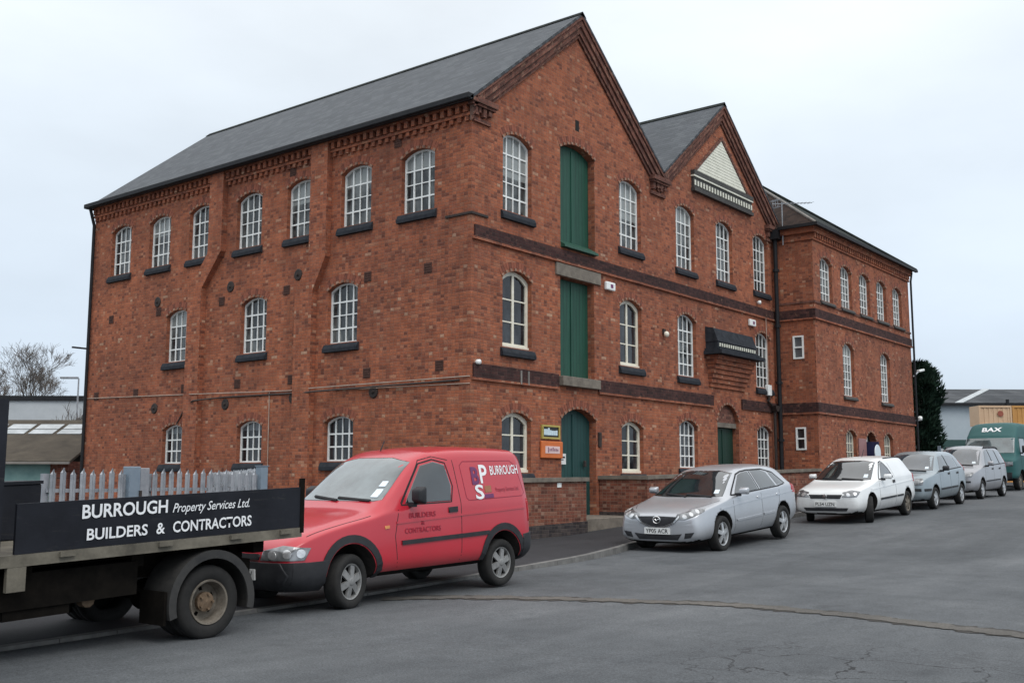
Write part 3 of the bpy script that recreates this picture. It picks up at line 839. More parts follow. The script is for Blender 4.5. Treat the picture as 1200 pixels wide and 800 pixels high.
def arch_mesh(w, h, rise, n):
    """one ring of rubbed voussoirs, alternately proud, over an opening"""
    a = w / 2; Rr = (a * a + rise * rise) / (2 * rise); zc = h - Rr
    a0 = math.asin(a / Rr) + 0.01
    bm = bmesh.new()
    n = max(9, int(2 * a0 * Rr / 0.085)); n += (n + 1) % 2
    for k in range(n):
        t0 = -a0 + 2 * a0 * k / n; t1 = -a0 + 2 * a0 * (k + 1) / n
        tm = 0.05 * (t1 - t0); t0 += tm; t1 -= tm
        r0, r1 = Rr + 0.004, Rr + (0.222 if k % 2 else 0.214)
        for (ra, rb, out, mi) in ((r0 + 0.062, r1, -0.006, k % 3 == 1), (r0, r0 + 0.060, -0.024 if k % 2 == 0 else 0.004, 2 if k % 2 == 0 else 1)):
            q = [(ra * math.sin(t0), ra * math.cos(t0) + zc), (ra * math.sin(t1), ra * math.cos(t1) + zc), (rb * math.sin(t1), rb * math.cos(t1) + zc), (rb * math.sin(t0), rb * math.cos(t0) + zc)]
            vs = [bm.verts.new((x, out, z)) for x, z in q] + [bm.verts.new((x, 0.02, z)) for x, z in q]
            for f in ((0, 1, 2, 3), (0, 4, 5, 1), (1, 5, 6, 2), (2, 6, 7, 3), (3, 7, 4, 0)):
                bm.faces.new([vs[i] for i in f]).material_index = int(mi)
        # a short dark header brick, dog-toothed, at the foot of every other voussoir
    bmesh.ops.recalc_face_normals(bm, faces=bm.faces[:])
    am = bpy.data.meshes.new('arch'); bm.to_mesh(am); bm.free(); boxuv(am)
    am.materials.append(M_ARCH); am.materials.append(M_ARCH_DK); am.materials.append(M_ARCH_PALE)
    return am
M_ARCH = noisy('rubbed_red_brick', (0.20, 0.065, 0.04), (0.33, 0.11, 0.065), 9, 0.9, bump=0.3)
M_ARCH_DK = noisy('burnt_brick', (0.11, 0.042, 0.03), (0.24, 0.08, 0.05), 7, 0.9, bump=0.3)
M_ARCH_PALE = noisy('pale_header_brick', (0.10, 0.045, 0.035), (0.44, 0.27, 0.19), 5, 0.9, bump=0.3)
for k in KINDS: make_window_meshes(k)

def put(me, name, parent, loc=None, rz=0.0):
    o = bpy.data.objects.new(name, me); COL.objects.link(o); o.parent = parent
    if loc is not None:
        o.location = Vector(loc) - org(parent); o.rotation_euler = (0, 0, rz)
    return o
def put_window(kind, loc, rz):
    me, pm, sm, am = WMESH[kind]
    w = put(me, 'window', mill, loc, rz)
    for q, nm in ((pm, 'pane'), (sm, 'sill'), (am, 'arch')):
        put(q, nm, w)
for k, c, zb in FRONT: put_window(k, (c, 0, Z(zb)), 0)
for k, c, zb in LEFT: put_window(k, (0, c, Z(zb)), R(-90))
for k, c, zb in WING: put_window(k, (c, WB, Z(zb)), 0)
# the two little casements in the return wall
for a, b, c, d in SMALL:
    bm = bmesh.new()
    x0, x1 = XS - 0.03, XS + 0.05
    for (p, q, r_, s_) in ((a, b, c, c + 0.05), (a, b, d - 0.05, d), (a, a + 0.055, c + 0.05, d - 0.05), (b - 0.055, b, c + 0.05, d - 0.05), (a + 0.055, b - 0.055, (c + d) / 2 - 0.025, (c + d) / 2 + 0.025)):
        box(bm, x0, x1, p, q, Z(r_), Z(s_))
    w = obj('window', bm, M_WHITE, mill)
    bm = bmesh.new(); box(bm, XS + 0.02, XS + 0.03, a + 0.04, b - 0.04, Z(c + 0.04), Z(d - 0.04))
    obj('pane', bm, M_PANE_DK, w)

# --- doors
def door(d, mat, panel_top=None, rec=0.2, split=True, head=True):
    x0, x1, z0, z1, r = d
    cx = (x0 + x1) / 2; w = x1 - x0
    bm = bmesh.new()
    if panel_top is None:
        pts = [(cx + x * 0.985, rec, Z(z0 + z * 0.995)) for x, z in arch_pts(w, z1 - z0, r)]
    else:
        pts = [(x0 + 0.01, rec, Z(z0)), (x1 - 0.01, rec, Z(z0)), (x1 - 0.01, rec, Z(panel_top)), (x0 + 0.01, rec, Z(panel_top))]
    prism(bm, pts, (0, 0.05, 0))
    o = obj('door', bm, mat, mill)
    bm = bmesh.new()
    box(bm, cx - 0.035, cx + 0.035, rec - 0.022, rec - 0.002, Z(z0 + 0.02), Z((panel_top if panel_top else z1 - r * 0.3) - 0.05))
    obj('batten', bm, mat, o)
    if r and head:
        put(arch_mesh(w, z1 - z0, r, 19), 'arch', o, (cx, 0, Z(z0)))
    return o
d_a3 = door(DOORS[0], M_DOOR)
d_a2 = door(DOORS[1], M_DOOR)
d_1 = door(DOORS[2], M_DOOR_TEAL)
d_2 = door(DOORS[3], M_DOOR_DK, panel_top=1.62, rec=0.22)
bm = bmesh.new()                                   # tympanum and lintel over the second entrance
x0, x1, z0, z1, r = DOORS[3]
prism(bm, [((x0 + x1) / 2 + x * 0.995, 0.12, Z(1.78 + z)) for x, z in arch_pts(x1 - x0, z1 - 1.78 - 0.004, r)], (0, 0.1, 0))
obj('tympanum', bm, M_BRICK_DK, d_2)
bm = bmesh.new(); box(bm, x0 + 0.003, x1 - 0.003, 0.09, 0.25, Z(1.63), Z(1.775)); obj('lintel', bm, M_STONE, d_2)
bm = bmesh.new(); box(bm, 3.16, 5.12, -0.05, 0.2, Z(5.0), Z(5.31)); bevel(bm, 0.008); obj('lintel', bm, M_STONE, d_a2)
bm = bmesh.new(); prism(bm, [(3.40, -0.13, Z(5.73)), (3.40, -0.12, Z(5.79)), (3.40, 0.198, Z(5.98)), (3.40, 0.198, Z(5.73))], (1.5, 0, 0)); obj('threshold', bm, M_DOOR, d_a3)
bm = bmesh.new(); box(bm, 3.30, 4.94, -0.14, 0.19, Z(2.29), Z(2.525)); bevel(bm, 0.01); obj('threshold', bm, M_STONE, d_a2)
bm = bmesh.new(); box(bm, 4.55, 4.63, 0.115, 0.157, Z(0.35), Z(0.5)); bevel(bm, 0.006); obj('handle', bm, M_IRON, d_1)
# wing door: an open dark blue leaf before a near-black sheet painted for the unlit inside
x0, x1, z0, z1, r = WDOOR
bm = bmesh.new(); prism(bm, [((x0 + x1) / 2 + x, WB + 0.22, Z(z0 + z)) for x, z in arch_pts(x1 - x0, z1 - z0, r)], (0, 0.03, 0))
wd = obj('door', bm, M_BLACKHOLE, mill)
put(arch_mesh(x1 - x0, z1 - z0, r, 9), 'arch', wd).location = Vector(((x0 + x1) / 2, WB, Z(z0))) - org(mill)
M_BLUED = noisy('dark_blue_door_paint', (0.014, 0.018, 0.06), (0.02, 0.028, 0.085), 4, 0.5)
bm = bmesh.new(); box(bm, x0 + 0.05, x0 + 0.10, WB - 0.42, WB + 0.2, Z(z0 + 0.03), Z(1.4)); obj('leaf', bm, M_BLUED, wd)
bm = bmesh.new(); box(bm, x0 + 0.42, x0 + 0.5, WB + 0.14, WB + 0.2, Z(z0), Z(1.6)); obj('jamb', bm, M_WHITE, wd)

# --- brick bands
def band(pieces, mt=M_BAND):
    lips = [p for p in pieces if p[5] - p[4] < 0.06]; pieces = [p for p in pieces if p not in lips]
    if lips and pieces: band(lips, M_BRICK)
    pieces = pieces or lips
    bm = bmesh.new()
    for p in pieces: box(bm, *p)
    return obj('band_course', bm, mt, mill)
pr = 0.045
band([(0.09, XS - 0.002, -pr, 0.0, Z(5.38), Z(5.66)), (0.02, XS - 0.002, -pr - 0.02, -0.0, Z(5.325), Z(5.378))])
band([(0.07, 3.25, -pr, 0, Z(2.24), Z(2.555)), (4.99, 11.2, -pr, 0, Z(2.24), Z(2.555)), (13.1, XS - 0.002, -pr, 0, Z(2.24), Z(2.555)), (0.02, 3.25, -pr - 0.02, 0, Z(2.19), Z(2.237)), (4.99, 11.2, -pr - 0.02, 0, Z(2.19), Z(2.237))])
for za, zb in ((5.36, 5.66), (2.24, 2.555)):
    band([(XS - pr, XR + pr, WB - pr, WB, Z(za), Z(zb)), (XS - pr, XS, WB, -0.06, Z(za), Z(zb)), (XS - pr - 0.02, XR + pr + 0.02, WB - pr - 0.025, WB - 0.001, Z(za - 0.055), Z(za - 0.003)), (XS - pr - 0.02, XS - 0.001, WB - 0.001, -0.075, Z(za - 0.055), Z(za - 0.003))])
band([(XS - 0.025, XR + 0.03, WB - 0.03, WB, Z(5.86), Z(5.93)), (XS - 0.025, XS, WB, -0.06, Z(5.86), Z(5.93))], M_BRICK_DK)
# iron strap at the front corner
# --- buttress pilasters of the left face, each shifting sideways in a sloped corbel
for (u0, u1, uz, l0, l1, lz) in ((8.83, 9.42, 6.2, 9.64, 10.26, 5.25), (4.60, 5.22, 5.5, 5.06, 5.70, 4.65)):
    bm = bmesh.new()
    prism(bm, [(0, u0, Z(8.2)), (0, u0, Z(uz)), (0, l0, Z(lz)), (0, l0, ZB), (0, l1, ZB), (0, l1, Z(lz)), (0, u1, Z(uz)), (0, u1, Z(8.2))], (-0.17, 0, 0))
    box(bm, -0.17, 0, u0 - 0.001, u1 + 0.001, Z(8.2), Z(8.47))
    obj('pilaster', bm, M_BRICK, mill)

# --- dentil cornices
def dentil_run(bm, a0, a1, wallx, face):
    """face(a0, a1, d0, d1, z0, z1) adds a box running a0..a1 along the wall and standing d1 proud"""
    face(a0, a1, 0, 0.17, 8.44, 8.60)
    face(a0, a1, 0, 0.145, 8.385, 8.438)
    n = max(1, int((a1 - a0) / 0.225)); s = (a1 - a0) / n
    for k in range(n):
        c = a0 + (k + 0.5) * s
        face(c - 0.055, c + 0.055, 0, 0.125, 8.22, 8.383)
    face(a0, a1, 0, 0.075, 8.145, 8.218)
    for k in range(n):
        c = a0 + (k + 0.5) * s
        face(c - 0.055, c + 0.055, 0, 0.06, 8.03, 8.143)
for a0, a1 in ((0.0, 4.6), (5.22, 8.83), (9.42, YB)):
    bm = bmesh.new()
    dentil_run(bm, a0, a1, 0, lambda p, q, d0, d1, z0, z1: box(bm, -d1, -d0, p, q, Z(z0), Z(z1)))
    obj('dentil_cornice', bm, M_BRICK, mill)
# cornice returns (kneelers) at the front corner, in the valley and on the wing
for a0, a1 in ((-0.15, 0.72), (7.7, 8.62), (15.2, XS - 0.02)):
    bm = bmesh.new()
    zl = -0.0
    box(bm, a0 - 0.02, a1, -0.19, 0.0, Z(8.42), Z(8.55)); box(bm, a0, a1 - 0.05, -0.15, 0.0, Z(8.36), Z(8.418))
    n = int((a1 - a0) / 0.2)
    for k in range(n):
        c = max(0.06, a0 + (k + 0.5) * (a1 - a0 - 0.1) / n) if a0 < 0 else a0 + (k + 0.5) * (a1 - a0 - 0.1) / n
        h = 0.13 if k % 2 else 0.2
        box(bm, c - 0.055, c + 0.055, -0.11, 0.0, Z(8.358 - h), Z(8.358))
    box(bm, max(a0, 0.01), a1 - 0.12, -0.06, 0.0, Z(8.02), Z(8.115))
    obj('kneeler', bm, M_BRICK_DK, mill)
bm = bmesh.new()
for z0, z1, d in ((8.36, 8.5, 0.16), (8.22, 8.357, 0.12), (7.98, 8.05, 0.05)):
    box(bm, XS - d, XR + d, WB - d, WB, Z(z0), Z(z1)); box(bm, XS - d, XS, WB + 0.0005, -0.07, Z(z0), Z(z1))
n = 46
for k in range(n):
    c = XS + 0.1 + k * (XR - XS - 0.2) / (n - 1)
    box(bm, c - 0.055, c + 0.055, WB - 0.085, WB, Z(8.06), Z(8.217))
obj('dentil_cornice', bm, M_BRICK, mill)

# --- raking gable courses
def rake(xa, za, xb, zb, steps, name='raking_cornice'):
    bm = bmesh.new()
    uvl = bm.loops.layers.uv.new('UVMap')
    L = math.hypot(xb - xa, zb - za)
    for t0, t1, d in steps:                         # vertical offsets below the line, projection
        vs = []
        for y in (0.0, -d):
            vs += [bm.verts.new((xa, y, Z(za - t0))), bm.verts.new((xb, y, Z(zb - t0))), bm.verts.new((xb, y, Z(zb - t1))), bm.verts.new((xa, y, Z(za - t1)))]
        for f in ((4, 5, 6, 7), (0, 1, 5, 4), (1, 2, 6, 5), (2, 3, 7, 6), (3, 0, 4, 7)):
            fc = bm.faces.new([vs[i] for i in f])
            for lp in fc.loops:
                c = lp.vert.co; a = (c.x - xa) / (xb - xa)
                lp[uvl].uv = (a * L, (c.z - (Z(za) + a * (zb - za))) * 0.8 - c.y)
    return obj(name, bm, M_BRICK_DK, mill)
ST = [(0.0, 0.09, 0.19), (0.093, 0.28, 0.15), (0.283, 0.46, 0.10), (0.463, 0.57, 0.055)]
rake(-0.08, 8.58, 4.148, 11.93, ST); rake(8.19, 8.66, 4.152, 11.93, ST)
rake(8.21, 8.66, 12.078, 11.80, ST); rake(15.9, 8.70, 12.082, 11.80, ST)

# --- roofs
def slab(bm, a, b, c, d, th, mi=0):
    """roof plane: a-b along the eave, c-d along the ridge (d above a)"""
    a, b, c, d = [Vector(q) for q in (a, b, c, d)]
    n = (b - a).cross(d - a).normalized()
    if n.z < 0: n = -n
    uvl = bm.loops.layers.uv.verify()
    e = (b - a).normalized(); u = (d - a) - e * (d - a).dot(e); L = u.length; u.normalize()
    top = [bm.verts.new(q) for q in (a, b, c, d)]; bot = [bm.verts.new(q - n * th) for q in (a, b, c, d)]
    fs = [bm.faces.new(top), bm.faces.new(bot[::-1])] + [bm.faces.new((top[i], bot[i], bot[(i + 1) % 4], top[(i + 1) % 4])) for i in range(4)]
    for f in fs:
        f.material_index = mi
        for lp in f.loops:
            q = lp.vert.co - a
            lp[uvl].uv = (q.dot(e), q.dot(u))
yf, yb = -0.20, YB + 0.12
bm = bmesh.new(); slab(bm, (-0.30, yf, Z(8.46)), (-0.30, yb, Z(8.46)), (4.15, yb, Z(12.01)), (4.15, yf, Z(12.01)), 0.06)
slab(bm, (8.20, yf, Z(8.74)), (8.20, yb, Z(8.74)), (4.151, yb, Z(12.01)), (4.151, yf, Z(12.01)), 0.06)
r1 = obj('roof', bm, M_SLATE, mill)
bm = bmesh.new(); slab(bm, (8.20, yf, Z(8.745)), (8.20, yb, Z(8.745)), (12.08, yb, Z(11.88)), (12.08, yf, Z(11.88)), 0.06)
slab(bm, (15.98, yf, Z(8.74)), (15.98, yb, Z(8.74)), (12.081, yb, Z(11.88)), (12.081, yf, Z(11.88)), 0.06)
r2 = obj('roof', bm, M_SLATE, mill)
for x, z, rr in ((4.15, 12.01, r1), (12.08, 11.88, r2)):
    bm = bmesh.new()
    for k in range(35):
        y0 = yf + k * (yb - yf) / 35; y1 = y0 + (yb - yf) / 35 - 0.008
        prism(bm, [(x - 0.16, y0, Z(z - 0.1)), (x, y0, Z(z + 0.035)), (x + 0.16, y0, Z(z - 0.1))], (0, y1 - y0, 0))
    obj('ridge_tiles', bm, M_SLATE_GR, rr)
# hipped wing roof
ex0, ex1, ey0, ey1, ez = XS - 0.24, XR + 0.28, WB - 0.26, 8.85, Z(8.46)
hx, hz_ = (ex1 - ex0) / 2, 3.68
A_, B_ = (ex0 + hx, ey0 + hx, ez + hz_), (ex0 + hx + 0.001, ey1 - hx, ez + hz_)
bm = bmesh.new()
uvl = bm.loops.layers.uv.verify()
for pts, mi in ((((ex0, ey0, ez), (ex1, ey0, ez), A_), 0), (((ex1, ey0, ez), (ex1, ey1, ez), B_, A_), 0), (((ex1, ey1, ez), (ex0, ey1, ez), B_), 0), (((ex0, ey1, ez), (ex0, ey0, ez), A_, B_), 1)):
    f = bm.faces.new([bm.verts.new(p) for p in pts]); f.material_index = mi
    a = Vector(pts[0]); e = (Vector(pts[1]) - a).normalized(); f.normal_update(); u = f.normal.cross(e)
    for lp in f.loops:
        q = lp.vert.co - a; lp[uvl].uv = (q.dot(e), q.dot(u))
f = bm.faces.new([bm.verts.new(p) for p in ((ex0, ey0, ez), (ex0, ey1, ez), (ex1, ey1, ez), (ex1, ey0, ez))])
r3 = obj('wing_roof', bm, [M_SLATE_GR, M_TILE_BR], mill, normals=False)
bm = bmesh.new()
tube(bm, [Vector((ex0, ey0, ez + 0.02)), Vector(A_) + Vector((0, 0, 0.03))], 0.05, 6)
obj('hip_flashing', bm, M_LEAD, r3)
bm = bmesh.new()
tube(bm, [Vector((ex1, ey0, ez + 0.02)), Vector(A_) + Vector((0, 0, 0.03))], 0.075, 6)
obj('hip_tiles', bm, M_SLATE_GR, r3)

# --- gutters and rainwater pipes
bm = bmesh.new(); box(bm, -0.36, -0.17, -0.2, YB + 0.14, Z(8.42), Z(8.56)); bevel(bm, 0.02); obj('gutter', bm, M_GUTTER, mill)
bm = bmesh.new(); box(bm, ex0 - 0.06, ex1 + 0.06, ey0 - 0.06, ey0 + 0.04, ez - 0.07, ez + 0.035); box(bm, ex0 - 0.06, ex0 + 0.04, ey0 + 0.042, -0.32, ez - 0.07, ez + 0.03); obj('gutter', bm, M_GUTTER, mill)
bm = bmesh.new()
tube(bm, [(XS - 0.16, -0.16, Z(8.15)), (XS - 0.16, -0.16, Z(-1.1))], 0.07, 10)
box(bm, XS - 0.33, XS - 0.03, -0.34, -0.02, Z(8.1), Z(8.42))
for z in (7.0, 5.1, 3.2, 1.3): tube(bm, [(XS - 0.16, -0.16, Z(z)), (XS - 0.16, -0.16, Z(z + 0.09))], 0.11, 10)
obj('downpipe', bm, M_GUTTER, mill)
bm = bmesh.new()
tube(bm, [(XS - 0.5, -0.12, Z(2.30)), (XS - 0.5, -0.12, Z(-0.9))], 0.05, 8)
tube(bm, [(XS - 0.95, -0.09, Z(2.62)), (XS - 0.6, -0.12, Z(2.42)), (XS - 0.5, -0.12, Z(2.3))], 0.035, 8)
prism(bm, [(XS - 0.68, -0.24, Z(2.46)), (XS - 0.32, -0.24, Z(2.46)), (XS - 0.42, -0.24, Z(2.28)), (XS - 0.58, -0.24, Z(2.28))], (0, 0.22, 0))
obj('downpipe', bm, M_IRON, mill)
bm = bmesh.new()
tube(bm, [(XR + 0.1, WB - 0.14, Z(8.35)), (XR + 0.05, WB - 0.1, Z(8.0)), (XR + 0.05, WB - 0.1, Z(-0.6))], 0.042, 8)
obj('downpipe', bm, M_GUTTER, mill)
bm = bmesh.new()
tube(bm, [(-0.26, YB - 0.05, Z(8.5)), (-0.08, YB - 0.06, Z(7.9)), (-0.06, YB - 0.06, Z(-0.9))], 0.05, 8)
box(bm, -0.55, -0.02, YB - 0.02, YB + 0.03, Z(4.0), Z(4.05))
obj('downpipe', bm, M_GUTTER, mill)

# --- white boarded tympanum of the second gable with its dentilled base
bm = bmesh.new()
cx, hw, zb_, zt_ = 12.12, 1.77, 9.25, 10.66
n = 15
for k in range(n):                                  # weatherboards
    z0 = zb_ + (zt_ - zb_) * k / n; z1 = zb_ + (zt_ - zb_) * (k + 1) / n
    w0 = hw * (1 - k / n); w1 = hw * (1 - (k + 1) / n)
    prism(bm, [(cx - w0, -0.035, Z(z0)), (cx + w0, -0.035, Z(z0)), (cx + max(w1, 0.01), -0.026, Z(z1 - 0.0005)), (cx - max(w1, 0.01), -0.026, Z(z1 - 0.0005))], (0, 0.02, 0))
gp = obj('gable_panel', bm, M_BOARD, mill)
bm = bmesh.new()
for s in (-1, 1):                                   # dark edge course round the triangle
    pts = [(cx + s * (hw + 0.02), -0.055, Z(zb_)), (cx, -0.055, Z(zt_ + 0.03)), (cx, -0.055, Z(zt_ + 0.16)), (cx + s * (hw + 0.16), -0.055, Z(zb_))]
    prism(bm, pts, (0, 0.054, 0))
obj('panel_edge', bm, M_BRICK_DK, gp)
bm = bmesh.new()
box(bm, cx - 2.0, cx + 2.0, -0.13, 0.0, Z(9.13), Z(9.265)); box(bm, cx - 1.97, cx + 1.97, -0.08, 0.0, Z(8.74), Z(9.07)); box(bm, cx - 2.0, cx + 2.0, -0.13, 0.0, Z(8.63), Z(8.737)); 
obj('dark_ledge', bm, M_DARKSTONE, gp)
bm = bmesh.new(); box(bm, cx - 2.0, cx + 2.0, -0.12, 0.0, Z(9.075), Z(9.125)); obj('moulding', bm, M_BOARD, gp)
n = 22
for k in range(n):
    c = cx - 1.9 + 3.8 * k / (n - 1)
    bm = bmesh.new(); box(bm, c - 0.036, c + 0.036, -0.105, -0.082, Z(8.81), Z(8.97)); obj('dentil', bm, M_BOARD, gp)

# --- corbelled hood over the second entrance
bm = bmesh.new()
hx0, hx1 = 10.85, 13.45
zz = 2.80
for k in range(7):                                  # corbelled brick courses
    d = 0.05 + 0.055 * k; ins = 0.14 - 0.02 * k
    box(bm, hx0 + ins, hx1 - ins, -d, 0.0, Z(zz + k * 0.135), Z(zz + k * 0.135 + 0.132))
hood = obj('door_hood', bm, M_BRICK, mill)
bm = bmesh.new()
box(bm, hx0 - 0.16, hx1 + 0.22, -0.60, 0.0, Z(3.750), Z(3.860))
box(bm, hx0 - 0.10, hx1 + 0.05, -0.50, 0.0, Z(3.863), Z(3.930))
box(bm, hx0 - 0.02, hx1 - 0.02, -0.40, 0.0, Z(3.933), Z(4.130))
prism(bm, [(hx0 - 0.04, -0.42, Z(4.133)), (hx0 - 0.04, 0.0, Z(4.133)), (hx0 - 0.04, 0.0, Z(4.60)), (hx0 - 0.04, -0.27, Z(4.54))], (hx1 - hx0 + 0.04, 0, 0))
obj('slate_capping', bm, M_SILL, hood)
for k in range(17):
    c = hx0 + 0.1 + k * (hx1 - hx0 - 0.26) / 16
    bm = bmesh.new(); box(bm, c - 0.028, c + 0.028, -0.425, -0.402, Z(3.985), Z(4.085)); obj('dentil', bm, M_BOARD, hood)

# --- air bricks and iron tie plates
for y, z in ((14.36, 4.83), (11.88, 4.83), (8.92, 4.83), (6.22, 4.84), (6.10, 7.95), (2.31, 7.97), (3.25, 4.84), (1.29, 4.81), (14.98, 2.52), (12.86, 2.52), (10.50, 2.53), (8.12, 2.53), (5.95, 2.52), (3.22, 2.52), (0.91, 2.55)):
    bm = bmesh.new()
    box(bm, -0.012, 0.0, y - 0.12, y + 0.12, Z(z - 0.12), Z(z + 0.12))
    for k in range(4): box(bm, -0.022, -0.0125, y - 0.1, y + 0.1, Z(z - 0.09 + k * 0.055), Z(z - 0.06 + k * 0.055))
    obj('air_brick', bm, M_TERRA, mill)
for y, z in ((11.95, 5.12), (8.55, 5.19), (5.78, 5.19), (11.88, 2.03), (8.60, 2.01), (5.85, 2.05), (2.98, 2.06)):
    bm = bmesh.new()
    lathe(bm, [(0.001, -0.03), (0.13, -0.03), (0.15, -0.015), (0.15, 0.0)], 16)
    lathe(bm, [(0.001, -0.07), (0.035, -0.065), (0.045, -0.0305)], 8)
    me_o = obj('tie_plate', bm, M_IRON, mill, world=False)
    me_o.location = Vector((0, y, Z(z))) - org(mill); me_o.rotation_euler = (0, 0, R(-90))
bm = bmesh.new(); box(bm, 4.06, 4.22, -0.006, 0.02, Z(8.88), Z(9.16)); obj('air_brick', bm, M_BLACKHOLE, mill)
# stone entrance step
bm = bmesh.new()
box(bm, 2.46, 4.98, -1.30, 0.25, gz(3.5) + 0.0, Z(-0.84)); bevel(bm, 0.012)
obj('entrance_step', bm, M_STONE, mill)

# --- cables, clipped along the brickwork
bm = bmesh.new()
tube(bm, [(-0.02, 0.0, Z(2.26)), (-0.19, 4.9, Z(2.24)), (-0.02, 6.0, Z(2.24)), (-0.19, 9.9, Z(2.33)), (-0.02, 10.5, Z(2.36)), (-0.02, YB - 0.1, Z(2.48))], 0.014, 5)
tube(bm, [(-0.02, 6.76, Z(2.26)), (-0.02, 6.74, Z(-0.5))], 0.013, 5)
tube(bm, [(-0.02, 0.0, Z(2.10)), (-0.02, 4.3, Z(2.17))], 0.012, 5)
tag(obj('cable', bm, M_CABLE), 'pale cable clipped across the left brick face above the ground floor windows', 'cable')
bm = bmesh.new()
tube(bm, [(-0.02, 0.3, Z(2.19)), (-0.19, 5.0, Z(2.15)), (-0.02, 6.2, Z(2.17)), (-0.02, 8.6, Z(2.20)), (-0.19, 9.8, Z(2.15)), (-0.02, 10.4, Z(1.95)), (-0.02, 10.75, Z(1.55))], 0.022, 5)
tag(obj('cable', bm, M_CABLE_DK), 'dark sagging cable on the left brick face ending over a ground floor window', 'cable')
bm = bmesh.new()
tube(bm, [(14.95, -0.06, Z(5.35)), (15.02, -0.06, Z(3.1))], 0.014, 5)
tag(obj('cable', bm, M_CABLE), 'thin pale cable dropping to the white box beside the downpipe', 'cable')

# ------------------------------------------------------------------ forecourt walls
def yard_wall(name, label, runs, cop_z):
    """runs: boxes (x0,x1,y0,y1); coping follows cop_z(x)"""
    root = empty(name, (runs[0][0], runs[0][2], gz(runs[0][0])), worldgeom=True)
    tag(root, label, 'wall')
    bm = bmesh.new(); bp = bmesh.new(); bc = bmesh.new()
    def wedge(b, x0, x1, y0, y1, za0, za1, zb0, zb1):
        v = [b.verts.new(q) for q in ((x0, y0, za0), (x1, y0, za1), (x1, y1, za1), (x0, y1, za0), (x0, y0, zb0), (x1, y0, zb1), (x1, y1, zb1), (x0, y1, zb0))]
        for f in ((0, 3, 2, 1), (4, 5, 6, 7), (0, 1, 5, 4), (1, 2, 6, 5), (2, 3, 7, 6), (3, 0, 4, 7)): b.faces.new([v[i] for i in f])
    for x0, x1, y0, y1, ov in runs:
        n = max(1, int((x1 - x0) / 2.0))
        for k in range(n):
            a, b = x0 + (x1 - x0) * k / n, x0 + (x1 - x0) * (k + 1) / n
            ca, cb = cop_z(a) + (0.005 if ov else 0), cop_z(b) + (0.005 if ov else 0)
            ga, gb = gz(a) + 0.36, gz(b) + 0.36
            wedge(bp, a, b, y0 - 0.035, y1 + 0.02, gz(a) - 0.3, gz(b) - 0.3, ga, gb)
            wedge(bm, a, b, y0, y1, ga + 0.0005, gb + 0.0005, ca - 0.09, cb - 0.09)
            wedge(bc, a - (0.05 if k == 0 else 0), b + (0.05 if k == n - 1 else 0), y0 - 0.055, y1 + 0.055, ca - 0.0895, cb - 0.0895, ca, cb)
    obj('brickwork', bm, M_WALLBRICK, root); obj('plinth', bp, M_BLUEBRICK, root); obj('coping', bc, M_STONE, root)
    return root
yard_wall('forecourt_wall', 'short low brick wall left of the teal door, behind the red van', [(-0.4, 2.37, WB - 0.02, WB + 0.22, 0), (-0.396, -0.16, WB + 0.222, -0.02, 1)], lambda x: Z(0.055 + 0.012 * x))
yard_wall('forecourt_wall', 'long low brick wall with stone coping behind the silver hatchback', [(5.004, 5.24, WB + 0.222, -0.02, 1), (5.0, XS - 0.08, WB - 0.02, WB + 0.22, 0)], lambda x: Z(0.09 + 0.027 * (x - 5.0) + 0.04))
bm = bmesh.new(); box(bm, 1.25, 1.40, WB - 0.035, WB - 0.0205, Z(-0.14), Z(-0.04)); bevel(bm, 0.004)
tag(obj('wall_plate', bm, M_WHITE), 'tiny white plate on the low brick wall left of the teal door', 'plate')

# ------------------------------------------------------------------ signs and fittings on the front
s = empty('company_sign', (2.93, -0.03, Z(0.98)), worldgeom=True); tag(s, 'ochre framed black sign with pale blue lettering, above the orange sign', 'sign')
bm = bmesh.new(); ring_frame(bm, [(2.56, Z(0.985)), (3.28, Z(0.985)), (3.28, Z(1.315)), (2.56, Z(1.315))], [(2.61, Z(1.03)), (3.23, Z(1.03)), (3.23, Z(1.27)), (2.61, Z(1.27))], -0.05, 0.0); obj('frame', bm, M_SIGN_Y, s)
bm = bmesh.new(); box(bm, 2.605, 3.235, -0.03, -0.001, Z(1.025), Z(1.275)); obj('board', bm, M_SIGN_B, s)
bm = bmesh.new()
rnd = random.Random(3)
for k in range(7):                                    # illegible pale cut-out lettering
    x = 2.65 + k * 0.078; h = rnd.choice((0.10, 0.13, 0.16, 0.11))
    box(bm, x, x + 0.066, -0.037, -0.0305, Z(1.075), Z(1.085 + h))
obj('lettering', bm, M_PALEBL, s)
s = empty('company_sign', (2.93, -0.03, Z(0.55)), worldgeom=True); tag(s, 'orange sign with a pale pink panel, left of the teal door', 'sign')
bm = bmesh.new(); box(bm, 2.52, 3.38, -0.06, 0.0, Z(0.53), Z(0.93)); bevel(bm, 0.015); obj('board', bm, M_SIGN_O, s)
bm = bmesh.new(); box(bm, 2.66, 3.24, -0.066, -0.0605, Z(0.645), Z(0.815)); obj('panel', bm, M_PALEPK, s)
bm = bmesh.new()
for k in range(7):
    x = 2.76 + k * 0.062; h = (0.09, 0.06, 0.065, 0.09, 0.055, 0.06, 0.05)[k]
    box(bm, x, x + 0.035, -0.072, -0.0665, Z(0.70 - (0.03 if k == 0 else 0)), Z(0.70 + h))
obj('lettering', bm, M_PRINT, s)
s = empty('notice', (3.5, 0.1, Z(0.4)), worldgeom=True); tag(s, 'white paper notice fixed low on the edge of the teal door', 'notice')
bm = bmesh.new(); box(bm, 3.46, 3.76, 0.128, 0.136, Z(0.40), Z(0.66)); obj('sheet', bm, M_PLATE, s)
